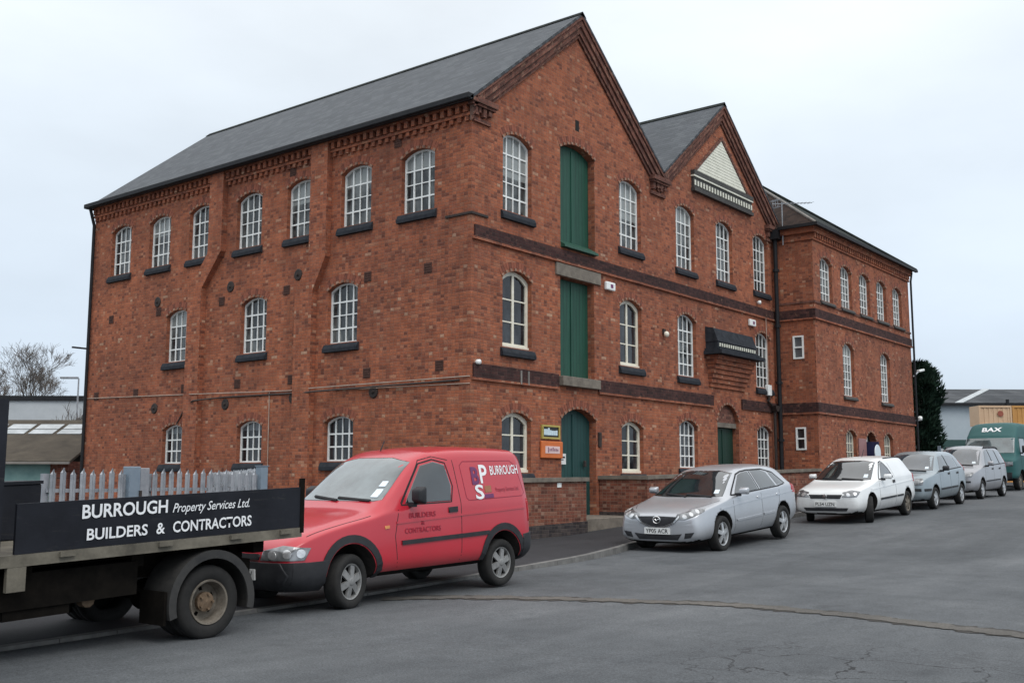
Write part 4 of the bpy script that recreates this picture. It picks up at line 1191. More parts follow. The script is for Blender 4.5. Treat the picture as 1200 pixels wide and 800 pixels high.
bm = bmesh.new(); box(bm, 3.5, 3.72, 0.124, 0.1275, Z(0.55), Z(0.59)); box(bm, 3.5, 3.66, 0.124, 0.1275, Z(0.50), Z(0.52)); obj('print', bm, M_LET_BLK, s)
bm = bmesh.new(); box(bm, 4.97, 5.09, -0.05, 0.0, Z(0.85), Z(1.22)); bevel(bm, 0.01); box(bm, 4.99, 5.07, -0.056, -0.0505, Z(1.05), Z(1.19))
tag(obj('entry_panel', bm, M_IRON), 'dark narrow entry panel on the brick right of the teal door', 'entry panel')
def alarm(x, z, label, mt=M_WHITE, w=0.42, h=0.22):
    s = empty('alarm_box', (x, -0.03, Z(z)), worldgeom=True); tag(s, label, 'alarm box')
    bm = bmesh.new(); box(bm, x, x + w, -0.1, 0.0, Z(z), Z(z + h)); bevel(bm, 0.03, 2); obj('case', bm, mt, s)
    bm = bmesh.new(); box(bm, x + w * 0.42, x + w * 0.7, -0.106, -0.1005, Z(z + h * 0.28), Z(z + h * 0.72)); obj('badge', bm, M_LET_BLUE, s)
alarm(5.32, 4.93, 'white alarm box beside the lintel of the middle green loading door')
alarm(13.72, 4.96, 'white alarm box above the slate hood')
s = empty('wall_lamp', (8.28, -0.02, Z(4.1)), worldgeom=True); tag(s, 'small round lamp on the brick between two first floor windows', 'lamp')
bm = bmesh.new(); lathe(bm, [(0.001, -0.12), (0.06, -0.11), (0.085, -0.07), (0.085, -0.03), (0.05, 0.0)], 14, c=(8.33, -0.05, Z(4.08))); obj('globe', bm, M_CREAM, s, smooth=True)
bm = bmesh.new(); box(bm, 8.27, 8.39, -0.05, 0.0, Z(4.1), Z(4.24)); obj('bracket', bm, M_IRON, s)
s = empty('meter_box', (15.1, -0.02, Z(2.8)), worldgeom=True); tag(s, 'white upright box at the lower end of the thin cable', 'box')
bm = bmesh.new(); box(bm, 14.86, 15.12, -0.13, 0.0, Z(2.78), Z(3.13)); bevel(bm, 0.015); obj('case', bm, M_WHITE, s)
bm = bmesh.new(); tube(bm, [(14.99, -0.07, Z(2.779)), (14.99, -0.07, Z(2.62))], 0.05, 8); obj('gland', bm, M_IRON, s)
s = empty('security_light', (14.35, -0.02, Z(5.75)), worldgeom=True); tag(s, 'small white light just under the right hand sill of the second gable', 'lamp')
bm = bmesh.new(); lathe(bm, [(0.001, -0.13), (0.06, -0.12), (0.065, -0.06), (0.03, 0.0)], 12, c=(14.42, -0.02, Z(5.80))); obj('globe', bm, M_WHITE, s, smooth=True)
s = empty('security_light', (-0.02, 0.12, Z(2.5)), worldgeom=True); tag(s, 'small white light high on the front corner of the left brick face', 'lamp')
bm = bmesh.new(); lathe(bm, [(0.001, -0.13), (0.055, -0.12), (0.06, -0.05), (0.03, 0.0)], 12, c=(0.18, -0.0, Z(2.58))); me_l = obj('globe', bm, M_WHITE, s, smooth=True)
s = empty('iron_bracket', (0, 0, Z(5.85)), worldgeom=True); tag(s, 'dark iron strap wrapped round the front corner above the brown band', 'bracket')
bm = bmesh.new(); box(bm, -0.04, -0.001, 0.0, 0.75, Z(5.88), Z(5.93)); box(bm, -0.04, 0.55, -0.04, -0.001, Z(5.88), Z(5.93)); obj('strap', bm, M_IRON, s)
s = empty('iron_bracket', (0.9, 0, Z(2.3)), worldgeom=True); tag(s, 'pair of short pale iron straps on the lower brown band', 'bracket')
bm = bmesh.new(); box(bm, 1.72, 1.76, -0.07, -0.046, Z(2.2), Z(2.52)); box(bm, 2.0, 2.04, -0.07, -0.046, Z(2.2), Z(2.52)); obj('strap', bm, M_LEAD, s)
# television aerial on the corner of the wing
s = empty('aerial', (XS - 0.1, -0.3, Z(8.0)), worldgeom=True); tag(s, 'thin television aerial on a mast in the angle of the wing', 'aerial')
bm = bmesh.new(); tube(bm, [(XS - 0.1, -0.42, Z(7.9)), (XS - 0.1, -0.42, Z(9.38))], 0.018, 6); obj('mast', bm, M_GALV, s)
bm = bmesh.new()
a0, a1 = Vector((XS - 0.5, -0.25, Z(9.26))), Vector((XS + 1.2, -0.95, Z(9.55)))
tube(bm, [a0, a1], 0.012, 5)
dd = (a1 - a0).normalized(); sd = dd.cross(Vector((0, 0, 1))).normalized()
for k in range(9):
    c = a0 + (a1 - a0) * (0.22 + 0.75 * k / 8); tube(bm, [c - sd * 0.16, c + sd * 0.16], 0.006, 4)
for t in (0.02, 0.08, 0.14): 
    c = a0 + (a1 - a0) * t; tube(bm, [c - sd * 0.2 + Vector((0, 0, 0.12)), c + sd * 0.2 + Vector((0, 0, 0.12))], 0.01, 4); tube(bm, [c - sd * 0.2 - Vector((0, 0, 0.12)), c + sd * 0.2 - Vector((0, 0, 0.12))], 0.01, 4); tube(bm, [c - Vector((0, 0, 0.14)), c + Vector((0, 0, 0.14))], 0.01, 4)
obj('antenna', bm, M_GALV, s)
# lamps at the far end of the wing
s = empty('wall_lamp', (XR + 0.05, WB, Z(4.8)), worldgeom=True); tag(s, 'white street lamp head on a curved arm at the far end of the wing', 'lamp')
bm = bmesh.new(); tube(bm, [(XR, WB - 0.05, Z(4.15)), (XR + 0.15, WB - 0.1, Z(4.25)), (XR + 0.3, WB - 0.15, Z(4.36))], 0.03, 6); obj('arm', bm, M_GALV, s)
bm = bmesh.new(); obox(bm, (XR + 0.46, WB - 0.2, Z(4.42)), Vector((0.93, -0.3, 0.2)).normalized(), Vector((0.3, 0.95, 0)).normalized(), Vector((-0.2, 0, 1)).normalized(), 0.18, 0.07, 0.045); bevel(bm, 0.02, 2); obj('head', bm, M_WHITE, s)
s = empty('security_light', (XR + 0.05, WB, Z(2.4)), worldgeom=True); tag(s, 'small white light at the lower band on the far end of the wing', 'lamp')
bm = bmesh.new(); lathe(bm, [(0.001, -0.1), (0.08, -0.08), (0.1, 0.0), (0.06, 0.08), (0.001, 0.1)], 12, c=(XR + 0.38, WB - 0.1, Z(2.5))); obj('globe', bm, M_WHITE, s, smooth=True)
bm = bmesh.new(); tube(bm, [(XR, WB - 0.05, Z(2.4)), (XR + 0.36, WB - 0.1, Z(2.42))], 0.02, 6); obj('arm', bm, M_GALV, s)
s = empty('notice_board', (19.3, WB, Z(0.5)), worldgeom=True); tag(s, 'greyish notice board on the wing between window and open dark door', 'notice board')
bm = bmesh.new(); box(bm, 19.28, 20.0, WB - 0.04, WB, Z(0.75), Z(1.5)); bevel(bm, 0.01); obj('board', bm, noisy('faded_red_board', (0.25, 0.13, 0.13), (0.34, 0.19, 0.19), 3, 0.7), s)
s = empty('round_sign', (19.5, WB - 1.1, gz(19.5) + 0.11), worldgeom=True); tag(s, 'round white sign on a post showing above the roof of the white van', 'sign')
bm = bmesh.new(); tube(bm, [(18.9, WB - 0.75, gz(19.5)), (18.9, WB - 0.75, Z(1.02))], 0.03, 8); obj('post', bm, M_GALVBOX, s)
bm = bmesh.new(); lathe(bm, [(0.001, -0.03), (0.27, -0.03), (0.28, -0.012), (0.27, 0.0), (0.001, 0.0)], 24, c=(18.9, WB - 0.79, Z(0.98))); obj('disc', bm, M_STICKER, s)

# ------------------------------------------------------------------ vehicles
KEYS = ('zb', 'wl', 'wm', 'zm', 'ws', 'zs', 'wr', 'zr', 'zt')
def body_mesh(table, arches, pad=0.0, sub=2):
    """lofted car body; table rows: x, then KEYS; arches: (axle x, wheel radius, inner half width)"""
    xs = [r[0] for r in table]
    fs = [pchip(xs, [r[i + 1] for r in table]) for i in range(9)]
    L = xs[-1]
    st = sorted(set([round(x, 4) for x in xs] + [round(L * k / 30, 4) for k in range(31)]))
    keep = [st[0]]
    for x in st[1:]:
        if x - keep[-1] > 0.035 or x in xs: keep.append(x)
    bm = bmesh.new(); rings = []
    for x in keep:
        zb, wl, wm, zm, ws, zs, wr, zr, zt = [f(x) for f in fs]
        gb = min(0.05, (zr - zs) * 0.3)
        half = [(0, zb), (wl * 0.8, zb), (wl, zb + 0.05), (wm * 0.995, zm - 0.12), (wm, zm), (wm * 0.6 + ws * 0.4, zm + (zs - zm) * 0.55), (ws, zs - 0.02), (ws * 0.97 + wr * 0.03, zs + gb * 0.4),
                (wr + (ws - wr) * 0.52, zs + (zr - zs) * 0.5), (wr + (ws - wr) * 0.07, zr - (zr - zs) * 0.06), (wr * 0.9, zr + (zt - zr) * 0.45), (wr * 0.5, zt - (zt - zr) * 0.13), (0, zt)]
        ring = half + [(-y, z) for y, z in half[-2:0:-1]]
        rings.append([bm.verts.new((x, y, z)) for y, z in ring])
    m = len(rings[0])
    for i in range(len(rings) - 1):
        for k in range(m):
            bm.faces.new((rings[i][k], rings[i][(k + 1) % m], rings[i + 1][(k + 1) % m], rings[i + 1][k]))
    bm.faces.new(rings[0][::-1]); bm.faces.new(rings[-1])
    bmesh.ops.recalc_face_normals(bm, faces=bm.faces[:])
    me = bpy.data.meshes.new('body'); bm.to_mesh(me); bm.free()
    o = bpy.data.objects.new('body', me); COL.objects.link(o)
    md = o.modifiers.new('s', 'SUBSURF'); md.levels = sub; md.render_levels = sub
    cuts = []
    for ax, r, yi in arches:
        for s in (-1, 1):
            b2 = bmesh.new()
            lathe(b2, [(0.0005, s * yi), (r, s * yi), (r, s * 1.3), (0.0005, s * 1.3)], 40, c=(ax, 0, r * 0.86 + 0.02))
            bmesh.ops.recalc_face_normals(b2, faces=b2.faces[:])
            cm = bpy.data.meshes.new('cut'); b2.to_mesh(cm); b2.free()
            co = bpy.data.objects.new('cut', cm); COL.objects.link(co); cuts.append(co)
            bo = o.modifiers.new('b', 'BOOLEAN'); bo.operation = 'DIFFERENCE'; bo.object = co; bo.solver = 'EXACT'
    dg = bpy.context.evaluated_depsgraph_get(); dg.update()
    out = bpy.data.meshes.new_from_object(o.evaluated_get(dg))
    for c in cuts: bpy.data.objects.remove(c)
    bpy.data.objects.remove(o)
    for p in out.polygons:
        c = p.center; p.use_smooth = True; p.material_index = 0
        for ax, r, yi in arches:
            d = math.hypot(c.x - ax, c.z - (r * 0.86 + 0.02))
            if abs(abs(c.y) - yi) < 0.004 and d < r + 0.01: p.material_index = 1
            if abs(d - r) < 0.012 and abs(p.normal.y) < 0.25 and abs(c.y) > yi - 0.01: p.material_index = 1
        if p.normal.z < -0.75 and c.z < 0.45: p.material_index = 1
    return out

class Car:
    def __init__(s, name, label, cat, table, wb, front_axle, wheel_r, track, paint, arches_r, x, y, heading=180.0, grade=0.0, z=None, steer=0.0, trim=M_TRIM, spokes=6, tyre_w=0.19):
        s.L = table[-1][0]; s.fa = front_axle; s.wb = wb; s.off = front_axle + wb / 2
        s.root = empty(name); tag(s.root, label, cat)
        s.paint = paint
        me = body_mesh(table, [(front_axle, arches_r, 0.52), (front_axle + wb, arches_r, 0.52)])
        s.bvh_src = me
        bm = bmesh.new(); bm.from_mesh(me); s.bvh = BVHTree.FromBMesh(bm); bm.free()
        s.body = s.add('body', me, [paint, M_HUB])
        # wheels
        tb = bmesh.new()
        hw = tyre_w / 2; r = wheel_r; ri = r * 0.66
        lathe(tb, [(ri, -hw * 0.75), (ri + 0.012, -hw * 0.95), (r * 0.9, -hw * 1.02), (r * 0.975, -hw * 0.85), (r, -hw * 0.6), (r, hw * 0.6), (r * 0.975, hw * 0.85), (r * 0.9, hw), (ri, hw * 0.8), (ri * 0.98, 0)], 40, closed=True)
        bmesh.ops.recalc_face_normals(tb, faces=tb.faces[:])
        tm = bpy.data.meshes.new('tyre'); tb.to_mesh(tm); tb.free(); tm.materials.append(M_TYRE)
        for p in tm.polygons: p.use_smooth = True
        rb = bmesh.new()
        lathe(rb, [(ri * 1.01, -hw * 0.78), (ri * 0.98, -hw * 0.86), (ri * 0.92, -hw * 0.8), (ri * 0.88, -hw * 0.45), (ri * 0.88, hw * 0.5)], 36)
        for k in range(spokes):
            a = 2 * math.pi * k / spokes + 0.3
            er, et = Vector((math.cos(a), 0, math.sin(a))), Vector((-math.sin(a), 0, math.cos(a)))
            w0, w1 = ri * 0.17, ri * (0.2 if spokes > 5 else 0.17)
            y0, y1 = -hw * 0.9, -hw * 0.72
            q = []
            for yy in (0, 0.03):
                q += [rb.verts.new(er * ri * 0.16 - et * w0 + Vector((0, y0 + yy, 0))), rb.verts.new(er * ri * 0.16 + et * w0 + Vector((0, y0 + yy, 0))), rb.verts.new(er * ri * 0.93 + et * w1 + Vector((0, y1 + yy, 0))), rb.verts.new(er * ri * 0.93 - et * w1 + Vector((0, y1 + yy, 0)))]
            for f in ((0, 1, 2, 3), (7, 6, 5, 4), (0, 4, 5, 1), (1, 5, 6, 2), (2, 6, 7, 3), (3, 7, 4, 0)): rb.faces.new([q[i] for i in f])
        lathe(rb, [(0.0005, -hw * 1.0), (ri * 0.16, -hw * 0.98), (ri * 0.25, -hw * 0.88), (ri * 0.25, -hw * 0.5)], 20)
        bmesh.ops.recalc_face_normals(rb, faces=rb.faces[:])
        rm = bpy.data.meshes.new('rim'); rb.to_mesh(rm); rb.free(); rm.materials.append(trim)
        hb = bmesh.new(); lathe(hb, [(0.0005, -hw * 0.35), (ri * 0.87, -hw * 0.35), (ri * 0.87, hw * 0.4), (0.0005, hw * 0.4)], 24)
        bmesh.ops.recalc_face_normals(hb, faces=hb.faces[:])
        hm = bpy.data.meshes.new('wheel'); hb.to_mesh(hm); hb.free(); hm.materials.append(M_HUB)
        for ax in (front_axle, front_axle + wb):
            for sd in (-1, 1):
                w = bpy.data.objects.new('wheel', hm); COL.objects.link(w); w.parent = s.root
                w.location = (ax - s.off, sd * (track / 2), wheel_r - 0.006)
                w.rotation_euler = (0, 0, (0 if sd < 0 else math.pi) + (steer if ax == front_axle else 0))
                for mm, nn in ((tm, 'tyre'), (rm, 'rim')):
                    c = bpy.data.objects.new(nn, mm); COL.objects.link(c); c.parent = w
        zz = (gz(x) if z is None else z)
        s.root.location = (x, y, zz)
        # local -x is the nose; heading 180 means the nose points to -X of the world
        s.root.rotation_euler = (0, -grade, R(heading - 180))
    def add(s, name, me, mats, parent=None, smooth=False):
        me.transform(Matrix.Translation((-s.off, 0, 0)))
        return link_mesh(name, me, mats, parent or s.root, smooth)
    def addbm(s, name, bm, mats, parent=None, smooth=False):
        bmesh.ops.recalc_face_normals(bm, faces=bm.faces[:])
        me = bpy.data.meshes.new(name); bm.to_mesh(me); bm.free()
        return s.add(name, me, mats, parent, smooth)
    def hit(s, o, d):
        p, n, i, dist = s.bvh.ray_cast(Vector(o), Vector(d))
        return p, n
    def proj(s, view, a, b):
        """view: 'L' looks along +y at the near side (a=x, b=z); 'R' the far side; 'F' along +x at the nose (a=y, b=z); 'B' the tail; 'T' from above (a=x, b=y)"""
        if view == 'L': return s.hit((a, -3, b), (0, 1, 0))
        if view == 'R': return s.hit((a, 3, b), (0, -1, 0))
        if view == 'F': return s.hit((-3, a, b), (1, 0, 0))
        if view == 'B': return s.hit((s.L + 3, a, b), (-1, 0, 0))
        if view == 'T': return s.hit((a, b, 4), (0, 0, -1))
        if view == 'C':  # from the front near corner, horizontally
            d = Vector((0.70, 0.714, 0)); base = Vector((0.0, -0.45, b)) + Vector((-0.714, 0.70, 0)) * a
            return s.hit(base - d * 3, d)
        if view == 'D':
            d = Vector((0.70, -0.714, 0)); base = Vector((0.0, 0.45, b)) + Vector((-0.714, -0.70, 0)) * a
            return s.hit(base - d * 3, d)
    def patch(s, name, view, pts, mat, off=0.006, parent=None, dense=0.06, rings=(1, 0.97, 0.8, 0.6, 0.4, 0.2), smooth=True):
        """a shaped panel lying on the body: outline pts in the given view"""
        P = []
        for (a, b), (c, d) in zip(pts, pts[1:] + pts[:1]):
            n = max(1, int(math.hypot(c - a, d - b) / dense))
            P += [(a + (c - a) * k / n, b + (d - b) * k / n) for k in range(n)]
        ca, cb = sum(p[0] for p in P) / len(P), sum(p[1] for p in P) / len(P)
        bm = bmesh.new(); R_ = []
        for ri, sc_ in enumerate((1.0,) + tuple(rings)):
            row = []
            for a, b in P:
                q, n = s.proj(view, ca + (a - ca) * sc_, cb + (b - cb) * sc_)
                if q is None: q, n = s.proj(view, ca + (a - ca) * sc_ * 0.93, cb + (b - cb) * sc_ * 0.93)
                if q is None: row.append(None); continue
                row.append(bm.verts.new(q + n * (off if ri > 0 else -0.01)))
            R_.append(row)
        q, n = s.proj(view, ca, cb)
        m = len(P)
        for r0, r1 in zip(R_[:-1], R_[1:]):
            for k in range(m):
                v = [r0[k], r0[(k + 1) % m], r1[(k + 1) % m], r1[k]]
                if None not in v: bm.faces.new(v)
        if q is not None:
            cvert = bm.verts.new(q + n * off)
            for k in range(m):
                v = [R_[-1][k], R_[-1][(k + 1) % m], cvert]
                if None not in v: bm.faces.new(v)
        return s.addbm(name, bm, mat, parent, smooth)
    def line(s, bm, view, pts, w, off=0.003, dense=0.05):
        """a narrow raised strip following pts on the body"""
        P = []
        for (a, b), (c, d) in zip(pts[:-1], pts[1:]):
            n = max(1, int(math.hypot(c - a, d - b) / dense))
            P += [(a + (c - a) * k / n, b + (d - b) * k / n) for k in range(n)]
        P.append(pts[-1]); prev = None
        for i, (a, b) in enumerate(P):
            a0, b0 = P[max(0, i - 1)]; a1, b1 = P[min(len(P) - 1, i + 1)]
            l = math.hypot(a1 - a0, b1 - b0) or 1; na, nb = -(b1 - b0) / l * w / 2, (a1 - a0) / l * w / 2
            row = []
            for t, o_ in ((1, -0.004), (1, off), (-1, off), (-1, -0.004)):
                q, n = s.proj(view, a + na * t, b + nb * t)
                if q is None: row = None; break
                row.append(bm.verts.new(q + n * o_))
            if row and prev:
                for k in range(3): bm.faces.new((prev[k], row[k], row[k + 1], prev[k + 1]))
            prev = row
    def strip(s, name, view, paths, w, mat, off=0.003, parent=None):
        bm = bmesh.new()
        for p in paths: s.line(bm, view, p, w, off)
        return s.addbm(name, bm, mat, parent)
    def text(s, name, body, view, a, b, width, height, mat, bold=0.0, slope=0.0, shear=0.0, parent=None):
        me = fit_text(text_mesh(body, 1.0, bold, shear), width, height)
        for v in me.vertices:
            q, n = s.proj(view, a + v.co.x, b + v.co.y + slope * v.co.x)
            if q is None: q, n = Vector((a + v.co.x, 0, b)), Vector((0, 0, 1))
            v.co = q + n * 0.006
        return s.add(name, me, mat, parent)
    def plate(s, body, x, z, mat=M_PLATE, y=0.0, lean=0.0):
        bm = bmesh.new(); box(bm, x - 0.012, x + 0.05, y - 0.26, y + 0.26, z - 0.056, z + 0.056)
        p = s.addbm('number_plate', bm, mat)
        me = fit_text(text_mesh(body, 1.0, 0.01), 0.46, 0.075)
        for v in me.vertices: v.co = Vector((x - 0.015, y + 0.23 - v.co.x, z - 0.0375 + v.co.y))
        s.add('registration', me, M_LET_BLK, p)
    def mirror_pair(s, x, z, mat, w=0.2, h=0.15, stem=M_PLASTIC):
        for sd in (-1, 1):
            q, n = s.proj('L' if sd < 0 else 'R', x, z)
            y = q.y if q is not None else sd * 0.8
            bm = bmesh.new()
            lo, hi = sorted((y + sd * 0.05, y + sd * (0.05 + w)))
            box(bm, x - 0.05, x + 0.06, lo, hi, z, z + h)
            for v in bm.verts:
                if v.co.x < x: v.co.z = z + h / 2 + (v.co.z - z - h / 2) * 0.6; v.co.y = y + sd * (0.05 + w / 2) + (v.co.y - y - sd * (0.05 + w / 2)) * 0.8
            bevel(bm, 0.025, 2)
            m = s.addbm('door_mirror', bm, mat, smooth=True)
            bm = bmesh.new(); lo, hi = sorted((y - sd * 0.02, y + sd * 0.09)); box(bm, x - 0.03, x + 0.03, lo, hi, z - 0.025, z + 0.03); s.addbm('mirror_stem', bm, stem, m)
    def wipers(s, z, y0=-0.55, y1=0.45, mat=M_SEAM):
        s.strip('wiper', 'F', [[(y0, z + 0.02), (y0 + 0.55, z + 0.05)]], 0.018, mat, 0.02)
        s.strip('wiper', 'F', [[(-0.02, z + 0.02), (y1, z + 0.06)]], 0.018, mat, 0.02)

# --- the red van
T = [(0.00, .30, .50, .58, .46, .55, .58, .46, .64, .66),
     (0.06, .25, .64, .71, .46, .68, .66, .58, .715, .735),
     (0.25, .21, .73, .80, .48, .765, .765, .66, .82, .845),
     (0.80, .25, .76, .83, .50, .79, .90, .66, .95, .99),
     (1.22, .27, .76, .84, .55, .81, .97, .69, 1.03, 1.07),
     (1.36, .28, .77, .845, .55, .815, 1.0, .71, 1.10, 1.15),
     (2.05, .28, .77, .845, .55, .82, 1.04, .66, 1.61, 1.68),
     (2.30, .28, .77, .845, .55, .82, 1.05, .665, 1.70, 1.765),
     (3.00, .28, .77, .845, .55, .825, 1.06, .68, 1.735, 1.805),
     (3.98, .28, .76, .84, .55, .815, 1.06, .67, 1.72, 1.78),
     (4.13, .30, .71, .80, .55, .775, 1.05, .62, 1.64, 1.69),
     (4.22, .32, .56, .67, .60, .65, 1.00, .52, 1.40, 1.44)]
van = Car('red_van', 'red panel van with black bumpers and firm lettering on its side', 'van', T, 2.66, 0.86, 0.30, 1.42, M_RED, 0.37, -7.86, -5.35, 180, 0.022, z=gz(-7.86) + 0.01, trim=M_TRIM, spokes=6, steer=R(11))
ws = van.patch('windscreen', 'F', [(-0.68, 1.165), (-0.6, 1.15), (0.6, 1.15), (0.68, 1.165), (0.60, 1.60), (0.3, 1.655), (-0.3, 1.655), (-0.60, 1.60)], M_SCREEN, 0.004)
van.patch('tax_disc', 'F', [(-0.60, 1.19), (-0.50, 1.19), (-0.50, 1.28), (-0.59, 1.28)], M_STICKER, 0.012, ws)
van.patch('sticker', 'F', [(-0.58, 1.31), (-0.49, 1.31), (-0.49, 1.37), (-0.57, 1.37)], M_STICKER, 0.012, ws)
van.wipers(1.13)
for v in 'LR':
    w = van.patch('window', v, [(1.73, 1.115), (2.52, 1.125), (2.56, 1.30), (2.50, 1.56), (2.32, 1.60), (2.10, 1.555)], M_CARGLASS, 0.004)
    van.strip('window_rubber', v, [[(1.66, 1.10), (2.53, 1.11), (2.59, 1.30), (2.52, 1.585), (2.31, 1.63), (2.08, 1.58), (1.66, 1.10)]], 0.014, M_SEAM, 0.004, w)
    van.strip('door_gap', v, [[(1.60, 1.05), (1.52, 0.75), (1.55, 0.45), (1.60, 0.30)], [(2.66, 1.62), (2.70, 1.10), (2.68, 0.5), (2.66, 0.30)], [(1.66, 1.12), (2.10, 1.62), (2.32, 1.665), (2.58, 1.62)]], 0.010, M_SEAM, 0.001)
    van.strip('panel_groove', v, [[(2.82, 1.15), (2.78, 1.55), (2.85, 1.60), (3.82, 1.605), (3.92, 1.54), (4.03, 1.18), (3.96, 1.14), (2.86, 1.115), (2.82, 1.15)]], 0.012, M_LET_FADE, 0.0015)
    van.strip('side_moulding', v, [[(1.62, 0.67), (3.22, 0.70)]], 0.05, M_PLASTIC, 0.014)
    van.patch('door_handle', v, [(2.46, 0.98), (2.62, 0.985), (2.62, 1.05), (2.46, 1.045)], M_PLASTIC, 0.016)
    van.strip('arch_trim', v, [[(0.86 + 0.425 * math.cos(R(a)), 0.338 + 0.425 * math.sin(R(a))) for a in range(-4, 186, 10)]], 0.085, M_PLASTIC, 0.012)
    van.strip('arch_trim', v, [[(3.52 + 0.425 * math.cos(R(a)), 0.338 + 0.425 * math.sin(R(a))) for a in range(-4, 186, 10)]], 0.085, M_PLASTIC, 0.012)
    van.patch('bumper_corner', v, [(3.93, 0.30), (4.15, 0.36), (4.17, 0.66), (3.93, 0.64)], M_PLASTIC, 0.02)
    van.patch('tail_light', v, [(4.08, 0.80), (4.15, 0.80), (4.13, 1.10), (4.06, 1.10)], M_TAIL, 0.01)
    van.patch('indicator', v, [(1.36, 0.84), (1.43, 0.845), (1.43, 0.88), (1.36, 0.875)], M_AMBER, 0.008)
van.patch('bumper', 'F', [(-0.62, 0.28), (0.62, 0.28), (0.70, 0.42), (0.62, 0.545), (0.0, 0.555), (-0.62, 0.545), (-0.70, 0.42)], M_PLASTIC, 0.03)
for v in 'LR':
    van.patch('bumper_corner', v, [(0.08, 0.27), (0.48, 0.26), (0.47, 0.42), (0.52, 0.555), (0.10, 0.55)], M_PLASTIC, 0.028)
    van.patch('headlight', 'C' if v == 'L' else 'D', [(0.10, 0.57), (-0.38, 0.575), (-0.44, 0.70), (-0.16, 0.725), (0.06, 0.67)], M_LAMP, 0.010)
for v in 'CD': van.patch('bumper_corner', v, [(0.30, 0.28), (-0.36, 0.27), (-0.40, 0.42), (-0.38, 0.555), (0.28, 0.55)], M_PLASTIC, 0.026)
van.patch('grille', 'F', [(-0.28, 0.575), (0.28, 0.575), (0.3, 0.635), (-0.3, 0.635)], M_PLASTIC, 0.02)
van.patch('rear_bumper', 'B', [(-0.62, 0.38), (0.62, 0.38), (0.62, 0.66), (-0.62, 0.66)], M_PLASTIC, 0.03)
for v in 'LR': van.strip('swage_line', v, [[(1.55, 0.90), (2.7, 0.945), (4.0, 0.985)]], 0.026, van.paint, 0.009)
van.mirror_pair(1.80, 1.10, M_PLASTIC, 0.18, 0.22)
van.plate('FN05 ZKV', -0.03, 0.42)
bm = bmesh.new(); tube(bm, [(2.2, 0.1, 1.745), (2.27, 0.1, 1.87)], 0.008, 6); van.addbm('aerial', bm, M_PLASTIC)
for q_ in ([(0.30, -0.70), (1.2, -0.755)], [(0.30, 0.70), (1.2, 0.755)]): van.strip('bonnet_gap', 'T', [q_], 0.01, M_SEAM, 0.001)
van.text('lettering', 'BURROUGH', 'L', 3.36, 1.42, 0.60, 0.12, M_LETTER, 0.012, 0.02)
van.text('emblem', 'P', 'L', 3.14, 1.32, 0.15, 0.235, M_LETTER, 0.02)
van.text('emblem', 'B', 'L', 2.97, 1.305, 0.15, 0.225, M_LET_BLUE, 0.03)
van.text('emblem', 'S', 'L', 3.00, 1.07 + 0.05, 0.17, 0.185, M_LETTER, 0.02)
bm = bmesh.new()
van.patch('emblem', 'L', [(3.20, 1.20), (3.33, 1.205), (3.33, 1.29), (3.20, 1.285)], M_LET_TAN, 0.005)
van.patch('emblem', 'L', [(3.18, 1.13), (3.36, 1.135), (3.36, 1.185), (3.18, 1.18)], M_LET_BLUE, 0.005)
van.text('lettering', 'Property Services Ltd.', 'L', 3.42, 1.19, 0.50, 0.07, M_LET_FADE, 0.0, 0.02)
van.text('lettering', 'BUILDERS', 'L', 1.76, 0.945, 0.46, 0.06, M_LET_FADE, 0.01, 0.01)
van.text('lettering', '&', 'L', 1.96, 0.86, 0.06, 0.055, M_LET_FADE, 0.01)
van.text('lettering', 'CONTRACTORS', 'L', 1.68, 0.77, 0.62, 0.06, M_LET_FADE, 0.01, 0.01)

# --- the silver hatchback
T = [(0.00, .27, .56, .67, .45, .62, .57, .48, .62, .635),
     (0.06, .21, .70, .79, .42, .74, .65, .60, .70, .715),
     (0.24, .18, .77, .855, .45, .81, .735, .69, .775, .80),
     (0.75, .18, .78, .87, .50, .835, .82, .72, .855, .875),
     (1.02, .18, .78, .876, .55, .845, .865, .74, .895, .91),
     (1.12, .18, .78, .876, .55, .85, .88, .73, .93, .95),
     (1.95, .18, .78, .876, .55, .85, .935, .60, 1.33, 1.39),
     (2.20, .18, .78, .876, .55, .85, .945, .59, 1.38, 1.44),
     (2.45, .18, .78, .876, .55, .85, .96, .585, 1.395, 1.455),
     (2.75, .18, .78, .876, .55, .85, .965, .585, 1.40, 1.465),
     (3.45, .18, .78, .875, .55, .845, .985, .58, 1.385, 1.448),
     (3.88, .20, .76, .86, .55, .83, 1.0, .565, 1.325, 1.385),
     (4.02, .21, .75, .85, .55, .82, 1.0, .56, 1.27, 1.32),
     (4.28, .25, .70, .81, .55, .785, .985, .56, 1.03, 1.055),
     (4.38, .28, .62, .75, .56, .71, .92, .50, .955, .975),
     (4.42, .33, .50, .62, .58, .58, .80, .40, .85, .87)]
maz = Car('silver_hatchback', 'silver five door hatchback parked in front of the low brick wall', 'car', T, 2.64, 0.90, 0.316, 1.53, M_SILVER, 0.375, 2.61, -4.57, 180, 0.055, z=gz(2.61) + 0.005, trim=M_ALLOY, spokes=5, tyre_w=0.205)
w = maz.patch('windscreen', 'F', [(-0.73, 0.945), (-0.4, 0.93), (0.4, 0.93), (0.73, 0.945), (0.57, 1.33), (0.3, 1.375), (-0.3, 1.375), (-0.57, 1.33)], M_CARGLASS, 0.004)
maz.patch('tax_disc', 'F', [(-0.62, 0.99), (-0.53, 0.99), (-0.51, 1.05), (-0.60, 1.05)], M_STICKER, 0.01, w)
maz.wipers(0.915)
